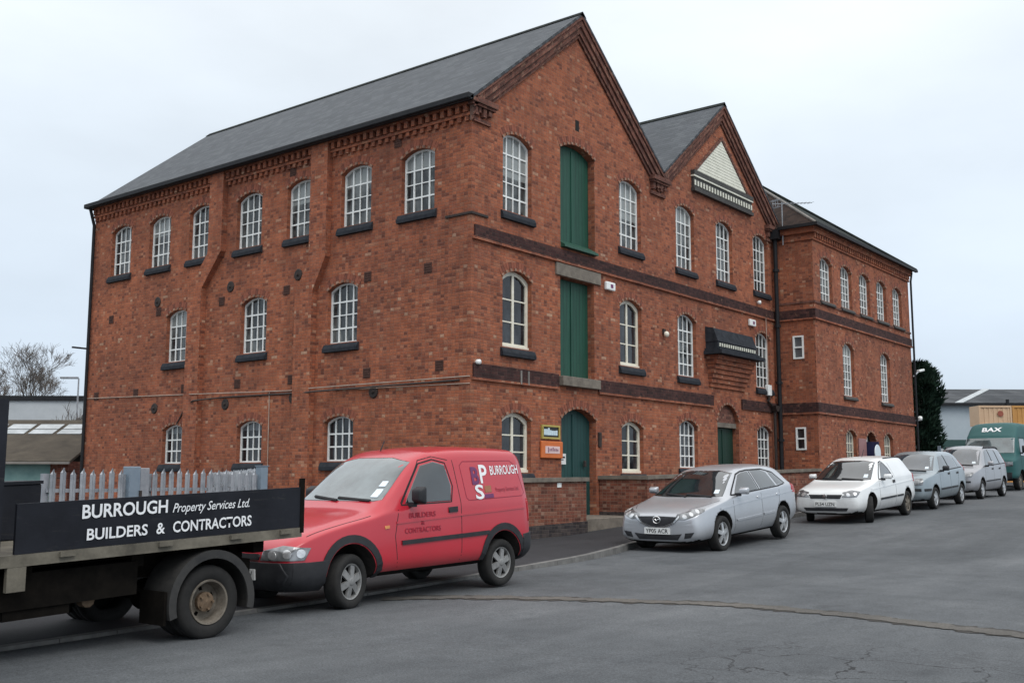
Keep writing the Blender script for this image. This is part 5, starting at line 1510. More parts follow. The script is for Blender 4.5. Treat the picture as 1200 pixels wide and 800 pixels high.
for v in 'LR':
    w = maz.patch('window', v, [(1.52, 0.975), (2.48, 1.005), (2.46, 1.34), (2.18, 1.325), (2.02, 1.29)], M_CARGLASS, 0.004)
    maz.patch('window', v, [(2.60, 1.01), (3.32, 1.03), (3.22, 1.29), (3.02, 1.34), (2.57, 1.345)], M_CARGLASS, 0.004)
    maz.patch('window', v, [(3.40, 1.04), (3.74, 1.065), (3.50, 1.25), (3.30, 1.30)], M_CARGLASS, 0.004)
    maz.strip('window_rubber', v, [[(1.36, 0.955), (2.40, 0.988), (3.40, 1.015), (3.72, 1.045)], [(2.53, 1.0), (2.515, 1.34)], [(1.38, 0.96), (1.98, 1.305), (2.18, 1.345), (2.46, 1.362), (3.10, 1.355), (3.52, 1.275), (3.78, 1.05)]], 0.022, M_SEAM, 0.005, w)
    maz.strip('door_gap', v, [[(1.36, 0.90), (1.36, 0.6), (1.42, 0.27)], [(2.56, 0.99), (2.57, 0.6), (2.55, 0.27)], [(3.42, 1.0), (3.36, 0.72), (3.16, 0.48), (3.12, 0.30)]], 0.009, M_SEAM, 0.001)
    maz.strip('side_moulding', v, [[(1.44, 0.505), (2.52, 0.53)], [(2.60, 0.532), (3.12, 0.545)]], 0.035, maz.paint, 0.014)
    for x in (2.36, 3.24): maz.patch('door_handle', v, [(x, 0.845), (x + 0.16, 0.85), (x + 0.16, 0.885), (x, 0.88)], maz.paint, 0.022)
    maz.patch('headlight', 'C' if v == 'L' else 'D', [(0.05, 0.615), (-0.08, 0.61), (-0.46, 0.74), (-0.52, 0.785), (-0.28, 0.775), (-0.0, 0.70)], M_LAMP, 0.010)
    maz.patch('tail_light', v, [(4.08, 0.86), (4.28, 0.84), (4.24, 0.98), (4.05, 1.03)], M_TAIL, 0.008)
g = maz.patch('grille', 'F', [(-0.41, 0.655), (0.0, 0.665), (0.41, 0.655), (0.33, 0.575), (0.15, 0.505), (0.0, 0.49), (-0.15, 0.505), (-0.33, 0.575)], M_PLASTIC, 0.012)
maz.strip('grille_surround', 'F', [[(-0.45, 0.665), (-0.35, 0.565), (-0.16, 0.488), (0.0, 0.472), (0.16, 0.488), (0.35, 0.565), (0.45, 0.665)]], 0.03, M_CHROME, 0.02, g)
bm = bmesh.new(); lathe(bm, [(0.075, 0.0), (0.085, -0.012), (0.072, -0.02), (0.062, -0.012), (0.062, 0.0)], 24)
for sx in (-1, 1):
    tube(bm, [(0.0, -0.012, -0.02), (sx * 0.03, -0.012, 0.018), (sx * 0.065, -0.012, 0.012)], 0.010, 6)
for v_ in bm.verts: v_.co = Vector((v_.co.y - 0.005, -v_.co.x, v_.co.z * 0.8 + 0.605))
maz.addbm('badge', bm, M_CHROME, g)
maz.patch('lower_intake', 'F', [(-0.40, 0.265), (0.40, 0.265), (0.49, 0.37), (0.3, 0.355), (-0.3, 0.355), (-0.49, 0.37)], M_PLASTIC, 0.008)
for v in 'LR':
    maz.patch('fog_intake', 'F', [(y if v == 'R' else -y, z) for y, z in ((0.53, 0.29), (0.66, 0.31), (0.73, 0.40), (0.56, 0.385))], M_PLASTIC, 0.008)
for q_ in ([(0.2, -0.55), (0.45, -0.67), (1.0, -0.765)], [(0.2, 0.55), (0.45, 0.67), (1.0, 0.765)]): maz.strip('bonnet_gap', 'T', [q_], 0.009, M_SEAM, 0.001)
for v in 'LR': maz.strip('swage_line', v, [[(0.85, 0.745), (1.5, 0.79), (2.6, 0.835), (4.1, 0.885)]], 0.026, maz.paint, 0.009)
maz.root.scale = (1.03, 1.03, 1.06); maz.root.location.x -= 0.36; maz.root.location.y -= 0.09
maz.mirror_pair(1.56, 0.955, maz.paint, 0.2, 0.14)
maz.plate('YP05 ACR', -0.01, 0.415)

# --- the white van
T = [(0.00, .30, .52, .62, .45, .58, .57, .46, .62, .635),
     (0.06, .22, .66, .76, .44, .71, .645, .59, .695, .71),
     (0.25, .19, .73, .81, .46, .765, .725, .66, .77, .79),
     (0.75, .18, .76, .845, .50, .805, .81, .71, .85, .87),
     (1.0, .18, .76, .85, .55, .815, .855, .72, .89, .905),
     (1.10, .18, .76, .85, .55, .82, .875, .71, .93, .95),
     (1.95, .18, .76, .85, .55, .82, .935, .605, 1.33, 1.39),
     (2.35, .18, .76, .85, .55, .82, .95, .60, 1.395, 1.455),
     (3.20, .18, .76, .85, .55, .82, .965, .60, 1.40, 1.46),
     (3.68, .20, .75, .84, .55, .81, .98, .595, 1.385, 1.445),
     (3.90, .21, .74, .83, .55, .80, .985, .58, 1.31, 1.365),
     (4.16, .25, .70, .79, .55, .765, .975, .55, 1.08, 1.11),
     (4.25, .28, .60, .72, .56, .69, .92, .50, .97, .99),
     (4.29, .33, .52, .64, .58, .60, .84, .44, .88, .90)]
ast = Car('white_van', 'white car derived van with dirty sills and blanked rear windows', 'van', T, 2.61, 0.84, 0.298, 1.47, M_WHITEP, 0.355, 9.35, -5.00, 180, 0.043, z=gz(9.35) + 0.005, steer=R(22), trim=M_RUSTRIM, spokes=6)
w = ast.patch('windscreen', 'F', [(-0.71, 0.945), (-0.4, 0.93), (0.4, 0.93), (0.71, 0.945), (0.57, 1.33), (0.3, 1.37), (-0.3, 1.37), (-0.57, 1.33)], M_CARGLASS, 0.004)
ast.patch('tax_disc', 'F', [(-0.61, 0.99), (-0.51, 0.99), (-0.50, 1.06), (-0.59, 1.06)], M_STICKER, 0.01, w)
ast.wipers(0.915)
for v in 'LR':
    w = ast.patch('window', v, [(1.62, 0.965), (2.42, 0.985), (2.34, 1.16), (2.16, 1.33), (2.04, 1.305)], M_CARGLASS, 0.004)
    ast.strip('window_rubber', v, [[(1.45, 0.945), (2.45, 0.968), (2.36, 1.17), (2.17, 1.35), (2.02, 1.32), (1.47, 0.955)]], 0.02, M_SEAM, 0.005, w)
    ast.strip('door_gap', v, [[(1.42, 0.92), (1.38, 0.6), (1.42, 0.28)], [(2.50, 1.30), (2.56, 0.98), (2.55, 0.28)]], 0.009, M_SEAM, 0.001)
    ast.strip('side_moulding', v, [[(1.40, 0.50), (2.52, 0.515)], [(2.59, 0.516), (3.06, 0.52)]], 0.042, M_PLASTIC, 0.014)
    ast.patch('door_handle', v, [(2.36, 0.83), (2.50, 0.835), (2.50, 0.90), (2.36, 0.895)], M_PLASTIC, 0.018)
    ast.patch('headlight', 'C' if v == 'L' else 'D', [(0.02, 0.595), (-0.26, 0.60), (-0.40, 0.715), (-0.22, 0.745), (-0.02, 0.70)], M_LAMP, 0.010)
    ast.patch('tail_light', v, [(4.02, 0.80), (4.2, 0.80), (4.16, 1.0), (4.0, 1.0)], M_TAIL, 0.008)
    ast.strip('roof_rail', 'T', [[(2.5, -0.56 if v == 'L' else 0.56), (3.7, -0.54 if v == 'L' else 0.54)]], 0.02, M_PLASTIC, 0.02)
g = ast.patch('grille', 'F', [(-0.36, 0.565), (0.36, 0.565), (0.41, 0.65), (-0.41, 0.65)], M_PLASTIC, 0.01)
bm = bmesh.new(); lathe(bm, [(0.001, -0.012), (0.05, -0.01), (0.055, 0.0)], 20)
for v_ in bm.verts: v_.co = Vector((v_.co.y - 0.012, v_.co.x, v_.co.z + 0.61))
ast.addbm('badge', bm, M_CHROME, g)
ast.patch('lower_intake', 'F', [(-0.50, 0.29), (0.50, 0.29), (0.55, 0.36), (-0.55, 0.36)], M_PLASTIC, 0.008)
for v in 'LR': ast.strip('swage_line', v, [[(0.85, 0.74), (2.5, 0.80), (4.0, 0.85)]], 0.026, ast.paint, 0.009)
ast.root.scale = (1.0, 1.0, 1.05)
ast.mirror_pair(1.62, 0.94, ast.paint, 0.2, 0.13)
ast.plate('PL54 UZN', -0.02, 0.445)
bm = bmesh.new(); tube(bm, [(2.3, -0.1, 1.45), (2.45, -0.1, 1.62)], 0.008, 6); ast.addbm('aerial', bm, M_PLASTIC)

# --- the pale blue small car
T = [(0.00, .30, .42, .52, .46, .50, .66, .38, .70, .72),
     (0.07, .24, .60, .70, .46, .66, .74, .52, .79, .81),
     (0.26, .21, .72, .79, .50, .76, .84, .60, .90, .92),
     (0.60, .20, .76, .835, .52, .80, .90, .69, .945, .97),
     (0.86, .20, .76, .845, .55, .815, .94, .70, .985, 1.0),
     (0.96, .20, .76, .845, .55, .815, .955, .69, 1.02, 1.04),
     (1.68, .20, .76, .845, .55, .82, .995, .61, 1.44, 1.50),
     (2.00, .20, .76, .845, .55, .82, 1.0, .60, 1.515, 1.575),
     (3.10, .20, .76, .845, .55, .82, 1.02, .59, 1.50, 1.56),
     (3.60, .22, .75, .835, .55, .81, 1.04, .57, 1.40, 1.45),
     (3.86, .25, .71, .80, .56, .77, 1.02, .54, 1.20, 1.23),
     (4.02, .32, .55, .66, .58, .62, .90, .45, .96, .98)]
fus = Car('small_car', 'pale blue silver tall hatchback parked behind the white van', 'car', T, 2.486, 0.80, 0.298, 1.47, M_PALEBLUE, 0.35, 14.33, -4.99, 180, 0.038, z=gz(14.33) + 0.005, trim=M_ALLOY, spokes=6)
w = fus.patch('windscreen', 'F', [(-0.70, 1.04), (0.70, 1.04), (0.58, 1.44), (0.3, 1.485), (-0.3, 1.485), (-0.58, 1.44)], M_SCREEN_DK, 0.004)
fus.patch('tax_disc', 'F', [(-0.58, 1.08), (-0.48, 1.08), (-0.47, 1.14), (-0.56, 1.14)], M_STICKER, 0.01, w)
fus.wipers(1.0)
for v in 'LR':
    w = fus.patch('window', v, [(1.36, 1.03), (2.16, 1.05), (2.14, 1.44), (1.86, 1.43), (1.74, 1.40)], M_CARGLASS, 0.004)
    fus.patch('window', v, [(2.26, 1.052), (3.02, 1.075), (2.94, 1.42), (2.24, 1.445)], M_CARGLASS, 0.004)
    fus.patch('window', v, [(3.10, 1.085), (3.46, 1.12), (3.34, 1.34), (3.03, 1.405)], M_CARGLASS, 0.004)
    fus.strip('window_rubber', v, [[(1.22, 1.01), (3.48, 1.08)], [(2.21, 1.04), (2.19, 1.45)]], 0.025, M_SEAM, 0.005, w)
    fus.strip('door_gap', v, [[(1.28, 1.0), (1.24, 0.6), (1.28, 0.3)], [(2.21, 1.05), (2.21, 0.3)], [(3.06, 1.05), (2.98, 0.7), (2.82, 0.5)]], 0.010, M_SEAM, 0.001)
    fus.strip('side_moulding', v, [[(1.27, 0.52), (2.17, 0.535)], [(2.24, 0.536), (2.86, 0.545)]], 0.05, M_PLASTIC, 0.014)
    for x in (2.02, 2.86): fus.patch('door_handle', v, [(x, 0.90), (x + 0.14, 0.905), (x + 0.14, 0.96), (x, 0.955)], M_PLASTIC, 0.018)
    fus.patch('headlight', 'C' if v == 'L' else 'D', [(0.02, 0.66), (-0.24, 0.67), (-0.30, 0.85), (-0.12, 0.84), (-0.02, 0.78)], M_LAMP, 0.010)
    fus.patch('bumper_strip', v, [(0.12, 0.50), (0.42, 0.50), (0.44, 0.57), (0.12, 0.57)], M_PLASTIC, 0.014)
    fus.patch('tail_light', v, [(3.72, 0.95), (3.84, 0.95), (3.72, 1.28), (3.62, 1.28)], M_TAIL, 0.008)
fus.patch('bumper_strip', 'F', [(-0.66, 0.50), (0.66, 0.50), (0.66, 0.575), (-0.66, 0.575)], M_PLASTIC, 0.012)
fus.patch('lower_intake', 'F', [(-0.46, 0.33), (0.46, 0.33), (0.50, 0.42), (-0.50, 0.42)], M_PLASTIC, 0.008)
fus.patch('grille', 'F', [(-0.32, 0.64), (0.32, 0.64), (0.36, 0.71), (-0.36, 0.71)], M_PLASTIC, 0.008)
fus.mirror_pair(1.40, 1.02, M_PLASTIC, 0.19, 0.15)
fus.plate('FX03 LWE', -0.01, 0.45)

# --- the silver people carrier with roof rails
T = [(0.00, .30, .44, .54, .46, .52, .66, .40, .70, .72),
     (0.07, .24, .62, .72, .46, .68, .74, .54, .79, .81),
     (0.28, .21, .74, .81, .50, .78, .83, .62, .89, .91),
     (0.58, .20, .78, .855, .52, .82, .90, .71, .95, .975),
     (0.84, .20, .78, .865, .55, .83, .94, .72, .99, 1.01),
     (0.94, .20, .78, .865, .55, .835, .96, .71, 1.03, 1.055),
     (1.80, .20, .78, .865, .55, .84, 1.01, .64, 1.53, 1.60),
     (2.15, .20, .78, .865, .55, .84, 1.02, .63, 1.605, 1.675),
     (3.60, .20, .78, .865, .55, .84, 1.05, .62, 1.59, 1.655),
     (4.00, .23, .76, .85, .55, .82, 1.06, .60, 1.50, 1.555),
     (4.20, .27, .70, .79, .56, .76, 1.03, .56, 1.28, 1.31),
     (4.32, .33, .56, .67, .58, .64, .94, .48, 1.06, 1.08)]
zaf = Car('people_carrier', 'silver people carrier with black roof rails, second last in the parked row', 'car', T, 2.694, 0.85, 0.30, 1.50, M_BEIGE, 0.355, 20.85, -4.55, 180, 0.026, z=gz(20.85) + 0.005, trim=M_ALLOY, spokes=5)
w = zaf.patch('windscreen', 'F', [(-0.71, 1.06), (0.71, 1.06), (0.61, 1.52), (0.3, 1.58), (-0.3, 1.58), (-0.61, 1.52)], M_SCREEN_DK, 0.004)
zaf.patch('tax_disc', 'F', [(-0.60, 1.10), (-0.49, 1.10), (-0.48, 1.16), (-0.58, 1.16)], M_STICKER, 0.01, w)
zaf.wipers(1.02)
for v in 'LR':
    w = zaf.patch('window', v, [(1.40, 1.045), (2.24, 1.06), (2.22, 1.53), (1.96, 1.515), (1.86, 1.48)], M_CARGLASS, 0.004)
    zaf.patch('window', v, [(2.34, 1.065), (3.10, 1.085), (3.04, 1.525), (2.32, 1.535)], M_CARGLASS, 0.004)
    zaf.patch('window', v, [(3.20, 1.09), (3.94, 1.11), (3.86, 1.38), (3.66, 1.49), (3.14, 1.52)], M_CARGLASS, 0.004)
    zaf.strip('window_rubber', v, [[(1.24, 1.02), (3.98, 1.09)], [(2.29, 1.05), (2.27, 1.54)], [(3.15, 1.07), (3.09, 1.525)]], 0.025, M_SEAM, 0.005, w)
    zaf.strip('door_gap', v, [[(1.26, 1.0), (1.22, 0.6), (1.26, 0.3)], [(2.28, 1.05), (2.28, 0.3)], [(3.24, 1.05), (3.16, 0.7), (3.0, 0.5)]], 0.010, M_SEAM, 0.001)
    zaf.strip('side_moulding', v, [[(1.25, 0.55), (2.24, 0.565)], [(2.31, 0.566), (3.02, 0.575)]], 0.04, M_PLASTIC, 0.014)
    for x in (2.08, 2.98): zaf.patch('door_handle', v, [(x, 0.90), (x + 0.15, 0.905), (x + 0.15, 0.955), (x, 0.95)], M_PLASTIC, 0.018)
    zaf.patch('headlight', 'C' if v == 'L' else 'D', [(0.02, 0.68), (-0.24, 0.69), (-0.38, 0.83), (-0.2, 0.85), (-0.02, 0.78)], M_LAMP, 0.010)
    zaf.strip('roof_rail', 'T', [[(2.05, -0.60 if v == 'L' else 0.60), (3.9, -0.57 if v == 'L' else 0.57)]], 0.03, M_PLASTIC, 0.045)
    zaf.patch('tail_light', v, [(4.0, 0.95), (4.14, 0.95), (4.06, 1.40), (3.96, 1.40)], M_TAIL, 0.008)
zaf.patch('bumper_strip', 'F', [(-0.68, 0.52), (0.68, 0.52), (0.68, 0.575), (-0.68, 0.575)], M_PLASTIC, 0.012)
zaf.patch('lower_intake', 'F', [(-0.5, 0.32), (0.5, 0.32), (0.54, 0.43), (-0.54, 0.43)], M_PLASTIC, 0.008)
zaf.patch('grille', 'F', [(-0.34, 0.64), (0.34, 0.64), (0.38, 0.71), (-0.38, 0.71)], M_PLASTIC, 0.008)
zaf.root.scale = (1.0, 1.0, 1.04)
zaf.mirror_pair(1.42, 1.02, zaf.paint, 0.2, 0.16)
zaf.plate('AE53 NKD', -0.01, 0.46)

M_REFLECT = noisy('lamp_reflector', (0.5, 0.51, 0.52), (0.8, 0.81, 0.82), 14, 0.25, metal=0.7)
def reflectors(car, spots, r):
    for v in 'CD':
        for a, b in spots:
            car.patch('reflector', v, [(a + r * math.cos(2 * math.pi * k / 12), b + r * math.sin(2 * math.pi * k / 12)) for k in range(12)], M_REFLECT, 0.013, dense=0.2)
reflectors(maz, ((-0.10, 0.66), (-0.21, 0.70), (-0.33, 0.745)), 0.034)
reflectors(ast, ((-0.10, 0.65), (-0.24, 0.665)), 0.038)
reflectors(van, ((-0.04, 0.625), (-0.2, 0.64), (-0.34, 0.645)), 0.046)

# --- the teal lorry with the white letters over its cab
T3 = [(0.00, .40, .70, .84, .60, .84, 1.00, .78, 1.06, 1.10), (0.10, .35, .80, .93, .60, .92, 1.06, .86, 1.14, 1.18), (0.35, .33, .85, .97, .62, .95, 1.12, .88, 1.22, 1.27),
      (0.42, .33, .85, .975, .62, .955, 1.14, .88, 1.30, 1.36), (0.86, .33, .85, .98, .62, .96, 1.2, .82, 2.02, 2.08), (1.0, .33, .85, .98, .62, .96, 1.22, .82, 2.14, 2.2),
      (1.5, .33, .85, .98, .62, .96, 1.25, .80, 2.50, 2.58), (2.0, .33, .85, .98, .62, .96, 1.25, .82, 2.55, 2.63), (5.2, .33, .85, .98, .62, .96, 1.25, .82, 2.53, 2.61), (5.4, .4, .8, .92, .62, .9, 1.2, .75, 2.4, 2.45)]
bax = Car('teal_high_roof_van', 'teal high roof van with white letters above its windscreen', 'van', T3, 3.2, 0.9, 0.34, 1.62, M_TEALV, 0.41, 30.2, -3.5, 180, 0.008, z=gz(30.3) + 0.005, trim=M_RUSTRIM, spokes=6)
bax.patch('windscreen', 'F', [(-0.84, 1.40), (0.84, 1.40), (0.80, 1.98), (-0.80, 1.98)], M_SCREEN, 0.006)
bax.root.scale = (1.14, 1.14, 1.04)
for v in 'LR': 
    bax.patch('window', v, [(0.95, 1.30), (1.75, 1.30), (1.72, 1.95), (1.15, 1.95)], M_CARGLASS, 0.006)
    bax.patch('headlight', 'C' if v == 'L' else 'D', [(-0.02, 0.90), (-0.34, 0.90), (-0.34, 1.06), (-0.05, 1.06)], M_LAMP, 0.012)
    bax.strip('door_gap', v, [[(0.92, 0.6), (0.9, 1.25), (1.1, 2.0), (1.8, 2.0), (1.84, 0.5)]], 0.015, M_SEAM, 0.002)
bax.patch('grille', 'F', [(-0.6, 0.72), (0.6, 0.72), (0.62, 0.98), (-0.62, 0.98)], M_PLASTIC, 0.012)
bax.patch('bumper', 'F', [(-0.82, 0.42), (0.82, 0.42), (0.84, 0.66), (-0.84, 0.66)], M_PLASTIC, 0.03)
bax.mirror_pair(0.95, 1.4, M_PLASTIC, 0.2, 0.3)
me = fit_text(text_mesh('BAX', 1.0, 0.03), 0.66, 0.17)
for v in me.vertices:
    q, n = bax.proj('F', 0.33 - v.co.x, 2.23 + v.co.y)
    v.co = (q + n * 0.012) if q is not None else Vector((1.2, 0.40 - v.co.x, 2.2 + v.co.y))
bax.add('lettering', me, M_LETTER)

# --- the dropside tipper truck, cab beyond the left edge
TR_X, TR_Y = -11.45, -6.69            # rear near-side wheel contact
tz = gz(TR_X)
trk = empty('dropside_truck', (TR_X, TR_Y + 1.0, tz), worldgeom=True)
tag(trk, 'black dropside builders truck with white lettering and a rusty twin rear wheel', 'truck')
SL = 0.042
def bedz(x, z): return Z(z) + (x + 13.3) * SL     # the bed slopes gently up to the tail
def sbox(bm, x0, x1, y0, y1, z0, z1):
    """box sheared with the bed; z from the eye at x=-13.3"""
    v = [bm.verts.new((x, y, bedz(x, z))) for z in (z0, z1) for x, y in ((x0, y0), (x1, y0), (x1, y1), (x0, y1))]
    for f in ((0, 3, 2, 1), (4, 5, 6, 7), (0, 1, 5, 4), (1, 2, 6, 5), (2, 3, 7, 6), (3, 0, 4, 7)): bm.faces.new([v[i] for i in f])
NY, FY = -6.75, -4.80
BX0, BX1 = -13.36, -10.46
for y0, y1, za in ((NY, NY + 0.03, -0.575), (FY + 0.01, FY + 0.04, -1.0)):          # the far side hangs open
    bm = bmesh.new(); sbox(bm, BX0 + 0.05, BX1, y0, y1, za, za + 0.39)
    side = obj('side_panel', bm, M_NAVY, trk)
    if y0 == NY: near_side = side
bm = bmesh.new(); sbox(bm, BX0 - 0.2, BX1 + 0.02, NY - 0.005, FY + 0.005, -0.67, -0.578); obj('bed_floor', bm, M_FLOORRAIL, trk)
for x in (-12.95, -12.05, -11.3, -10.72):
    bm = bmesh.new(); sbox(bm, x, x + 0.13, NY - 0.035, NY - 0.0055, -0.625, -0.585); obj('hinge', bm, M_FLOORRAIL, trk)
bm = bmesh.new(); sbox(bm, BX1 - 0.005, BX1 + 0.045, NY - 0.006, NY + 0.026, -0.63, -0.10); obj('corner_post', bm, M_CHASSIS, trk)
bm = bmesh.new(); sbox(bm, BX1 - 0.005, BX1 + 0.045, FY - 0.055, FY - 0.01, -0.63, -0.35); obj('corner_post', bm, M_CHASSIS, trk)
bm = bmesh.new()
sbox(bm, BX0 - 0.16, BX0 - 0.10, NY, FY, -0.66, 0.60); sbox(bm, BX0 - 0.19, BX0 - 0.07, NY - 0.012, NY + 0.05, -0.78, 0.63); sbox(bm, BX0 - 0.19, BX0 - 0.07, FY - 0.05, FY + 0.012, -0.78, 0.63)
obj('headboard', bm, M_NAVY, trk)
bm = bmesh.new(); sbox(bm, BX0 + 0.0, BX0 + 0.15, NY - 0.004, NY + 0.04, -0.86, -0.672); obj('bed_bracket', bm, M_FLOORRAIL, trk)
# lettering, following the slope of the side
rv = Vector((1, 0, SL)).normalized(); uv_ = Vector((0, 0, 1)); nn = Vector((0, -1, 0))
def side_text(body, x, z, w, h, bold=0.0, shear=0.0, nm='lettering'):
    flat_text(nm, body, (Vector((x, NY - 0.008, bedz(x, z))), rv, uv_, nn), M_LETTER, near_side, w, h, bold, shear)
side_text('BURROUGH', -12.77, -0.338, 0.80, 0.115, 0.022)
side_text('Property Services Ltd.', -11.92, -0.365, 0.83, 0.105, 0.006, 0.35)
side_text('BUILDERS', -12.72, -0.515, 0.56, 0.095, 0.020)
side_text('&', -12.075, -0.515, 0.085, 0.095, 0.015)
side_text('CONTRACTORS', -11.91, -0.515, 0.85, 0.098, 0.020)
# chassis
bm = bmesh.new()
for y in (-6.25, -5.35): sbox(bm, -16.0, BX1 - 0.35, y, y + 0.09, -0.93, -0.70)
for x in (-13.2, -12.2, -10.9): sbox(bm, x, x + 0.12, -6.6, -4.95, -0.79, -0.672)
sbox(bm, BX1 - 0.5, BX1 - 0.4, -6.5, -5.1, -1.0, -0.85)
sbox(bm, -11.0, BX1 - 0.38, -6.35, -5.25, -0.98, -0.70)
obj('chassis', bm, M_CHASSIS, trk)
bm = bmesh.new(); sbox(bm, -13.35, -12.15, -6.62, -6.35, -1.02, -0.74); sbox(bm, -13.3, -12.75, -6.6, -6.1, -1.10, -0.80); obj('underbody_box', bm, M_CHASSIS, trk)
bm = bmesh.new(); tube(bm, [(TR_X, -6.6, tz + 0.33), (TR_X, -4.95, tz + 0.33)], 0.06, 8); lathe(bm, [(0.001, -0.14), (0.15, -0.1), (0.15, 0.1), (0.001, 0.14)], 16, c=(TR_X, -5.75, tz + 0.33)); obj('axle', bm, M_CHASSIS, trk)
bm = bmesh.new()
for y in (-6.15, -5.35): tube(bm, [(TR_X - 0.6, y, tz + 0.52), (TR_X - 0.3, y, tz + 0.4), (TR_X, y, tz + 0.37), (TR_X + 0.3, y, tz + 0.4), (TR_X + 0.6, y, tz + 0.52)], 0.035, 6)
obj('leaf_spring', bm, M_CHASSIS, trk)
bm = bmesh.new(); lathe(bm, [(0.0, -0.05), (0.06, -0.04), (0.06, 0.05), (0.0001, 0.06)], 10, c=(-12.55, -6.5, tz + 0.42)); obj('filler_cap', bm, M_RUSTHUB, trk)
# twin wheels
wr_ = 0.33
def truck_wheel(x, y, sd, twin):
    root = None
    bm = bmesh.new()
    lathe(bm, [(0.0005, 0.02), (0.085, 0.0), (0.088, -0.045), (0.0005, -0.06)], 16)
    for k in range(5):
        a = 2 * math.pi * k / 5; tube(bm, [(0.066 * math.cos(a), -0.02, 0.066 * math.sin(a)), (0.066 * math.cos(a), -0.075, 0.066 * math.sin(a))], 0.013, 6)
    hub = obj('wheel', bm, M_RUSTHUB, trk, world=False)
    hub.location = Vector((x, y, gz(x) + wr_ - 0.008)) - org(trk)
    if sd > 0: hub.rotation_euler = (0, 0, math.pi)
    bm = bmesh.new()
    ri = 0.195
    lathe(bm, [(ri + 0.008, -0.085), (ri + 0.004, -0.105), (ri - 0.012, -0.10), (ri - 0.022, -0.05), (ri - 0.03, 0.02)], 40)
    # dished disc with hand holes
    n = 40
    rr = [(ri - 0.03, 0.02), (ri - 0.06, 0.025), (ri - 0.095, 0.012), (0.085, 0.0)]
    rings = []
    for r_, h in rr: rings.append([bm.verts.new((r_ * math.cos(2 * math.pi * k / n), h, r_ * math.sin(2 * math.pi * k / n))) for k in range(n)])
    for i in range(3):
        for k in range(n):
            if i == 1 and (k % 8) in (2, 3): continue
            bm.faces.new((rings[i][k], rings[i][(k + 1) % n], rings[i + 1][(k + 1) % n], rings[i + 1][k]))
    obj('rim', bm, M_RUSTRIM, hub, world=False)
    bm = bmesh.new(); lathe(bm, [(0.0005, 0.06), (ri - 0.005, 0.06), (ri - 0.005, 0.1), (0.0005, 0.1)], 24); obj('brake_drum', bm, M_BLACKHOLE, hub, world=False)
    bm = bmesh.new()
    for off in ((0.0, 0.215) if twin else (0.0,)):
        lathe(bm, [(ri, -0.08 + off), (ri + 0.015, -0.10 + off), (wr_ * 0.9, -0.105 + off), (wr_ * 0.975, -0.085 + off), (wr_, -0.06 + off), (wr_, -0.012 + off), (wr_ - 0.012, -0.008 + off), (wr_ - 0.012, 0.008 + off), (wr_, 0.012 + off), (wr_, 0.06 + off), (wr_ * 0.975, 0.085 + off), (wr_ * 0.9, 0.10 + off), (ri, 0.08 + off), (ri - 0.004, 0.0 + off)], 48, closed=True)
    obj('tyre', bm, M_TYRE, hub, world=False, smooth=True)
    return hub
truck_wheel(TR_X, TR_Y + 0.10, -1, True); truck_wheel(TR_X, TR_Y + 1.95, 1, True)
truck_wheel(TR_X - 3.1, TR_Y + 0.16, -1, False); truck_wheel(TR_X - 3.1, TR_Y + 1.9, 1, False)
for y in (NY + 0.0, FY - 0.42):
    bm = bmesh.new(); prev = None; q = []
    for a in range(-12, 201, 8):
        r0 = 0.46; ca, sa = math.cos(R(a)), math.sin(R(a))
        cz = tz + 0.33
        q.append([bm.verts.new((TR_X + r_ * ca, yy, cz + r_ * sa)) for r_, yy in ((r0, y), (r0, y + 0.42), (r0 - 0.02, y + 0.42), (r0 - 0.02, y + 0.02), (r0 - 0.075, y + 0.02), (r0 - 0.075, y))])
    for a, b in zip(q[:-1], q[1:]):
        for k in range(6): bm.faces.new((a[k], a[(k + 1) % 6], b[(k + 1) % 6], b[k]))
    bm.faces.new(q[0][::-1]); bm.faces.new(q[-1])
    obj('mudguard', bm, M_MUDG, trk)
    bm = bmesh.new(); box(bm, TR_X - 0.49, TR_X - 0.465, y + 0.03, y + 0.4, tz + 0.16, tz + 0.45); obj('mudflap', bm, M_CHASSIS, trk)
# cab
bm = bmesh.new()
prism(bm, [(-15.9, -6.7, tz + 0.5), (-15.95, -6.7, tz + 1.0), (-15.2, -6.7, tz + 1.25), (-14.75, -6.7, tz + 2.0), (-13.6, -6.7, tz + 2.05), (-13.55, -6.7, tz + 0.5)], (0, 1.85, 0)); bevel(bm, 0.06, 2)
cabo = obj('cab', bm, M_NAVY, trk)
bm = bmesh.new(); prism(bm, [(-15.0, -6.712, tz + 1.28), (-14.65, -6.712, tz + 1.85), (-13.8, -6.712, tz + 1.88), (-13.8, -6.712, tz + 1.28)], (0, 0.01, 0)); obj('window', bm, M_CARGLASS, cabo)
# box standing in the bed
s = empty('tool_chest', (-13.1, -5.2, bedz(-13.1, -0.58)), worldgeom=True); tag(s, 'dark navy tool chest standing at the front of the truck bed', 'chest')
bm = bmesh.new(); sbox(bm, -13.34, -12.35, -5.3, -4.86, -0.576, -0.075); bevel(bm, 0.01); obj('chest', bm, M_NAVY, s)
bm = bmesh.new(); sbox(bm, -13.35, -12.34, -5.31, -4.855, -0.0745, -0.045); obj('lid', bm, M_NAVY, s)

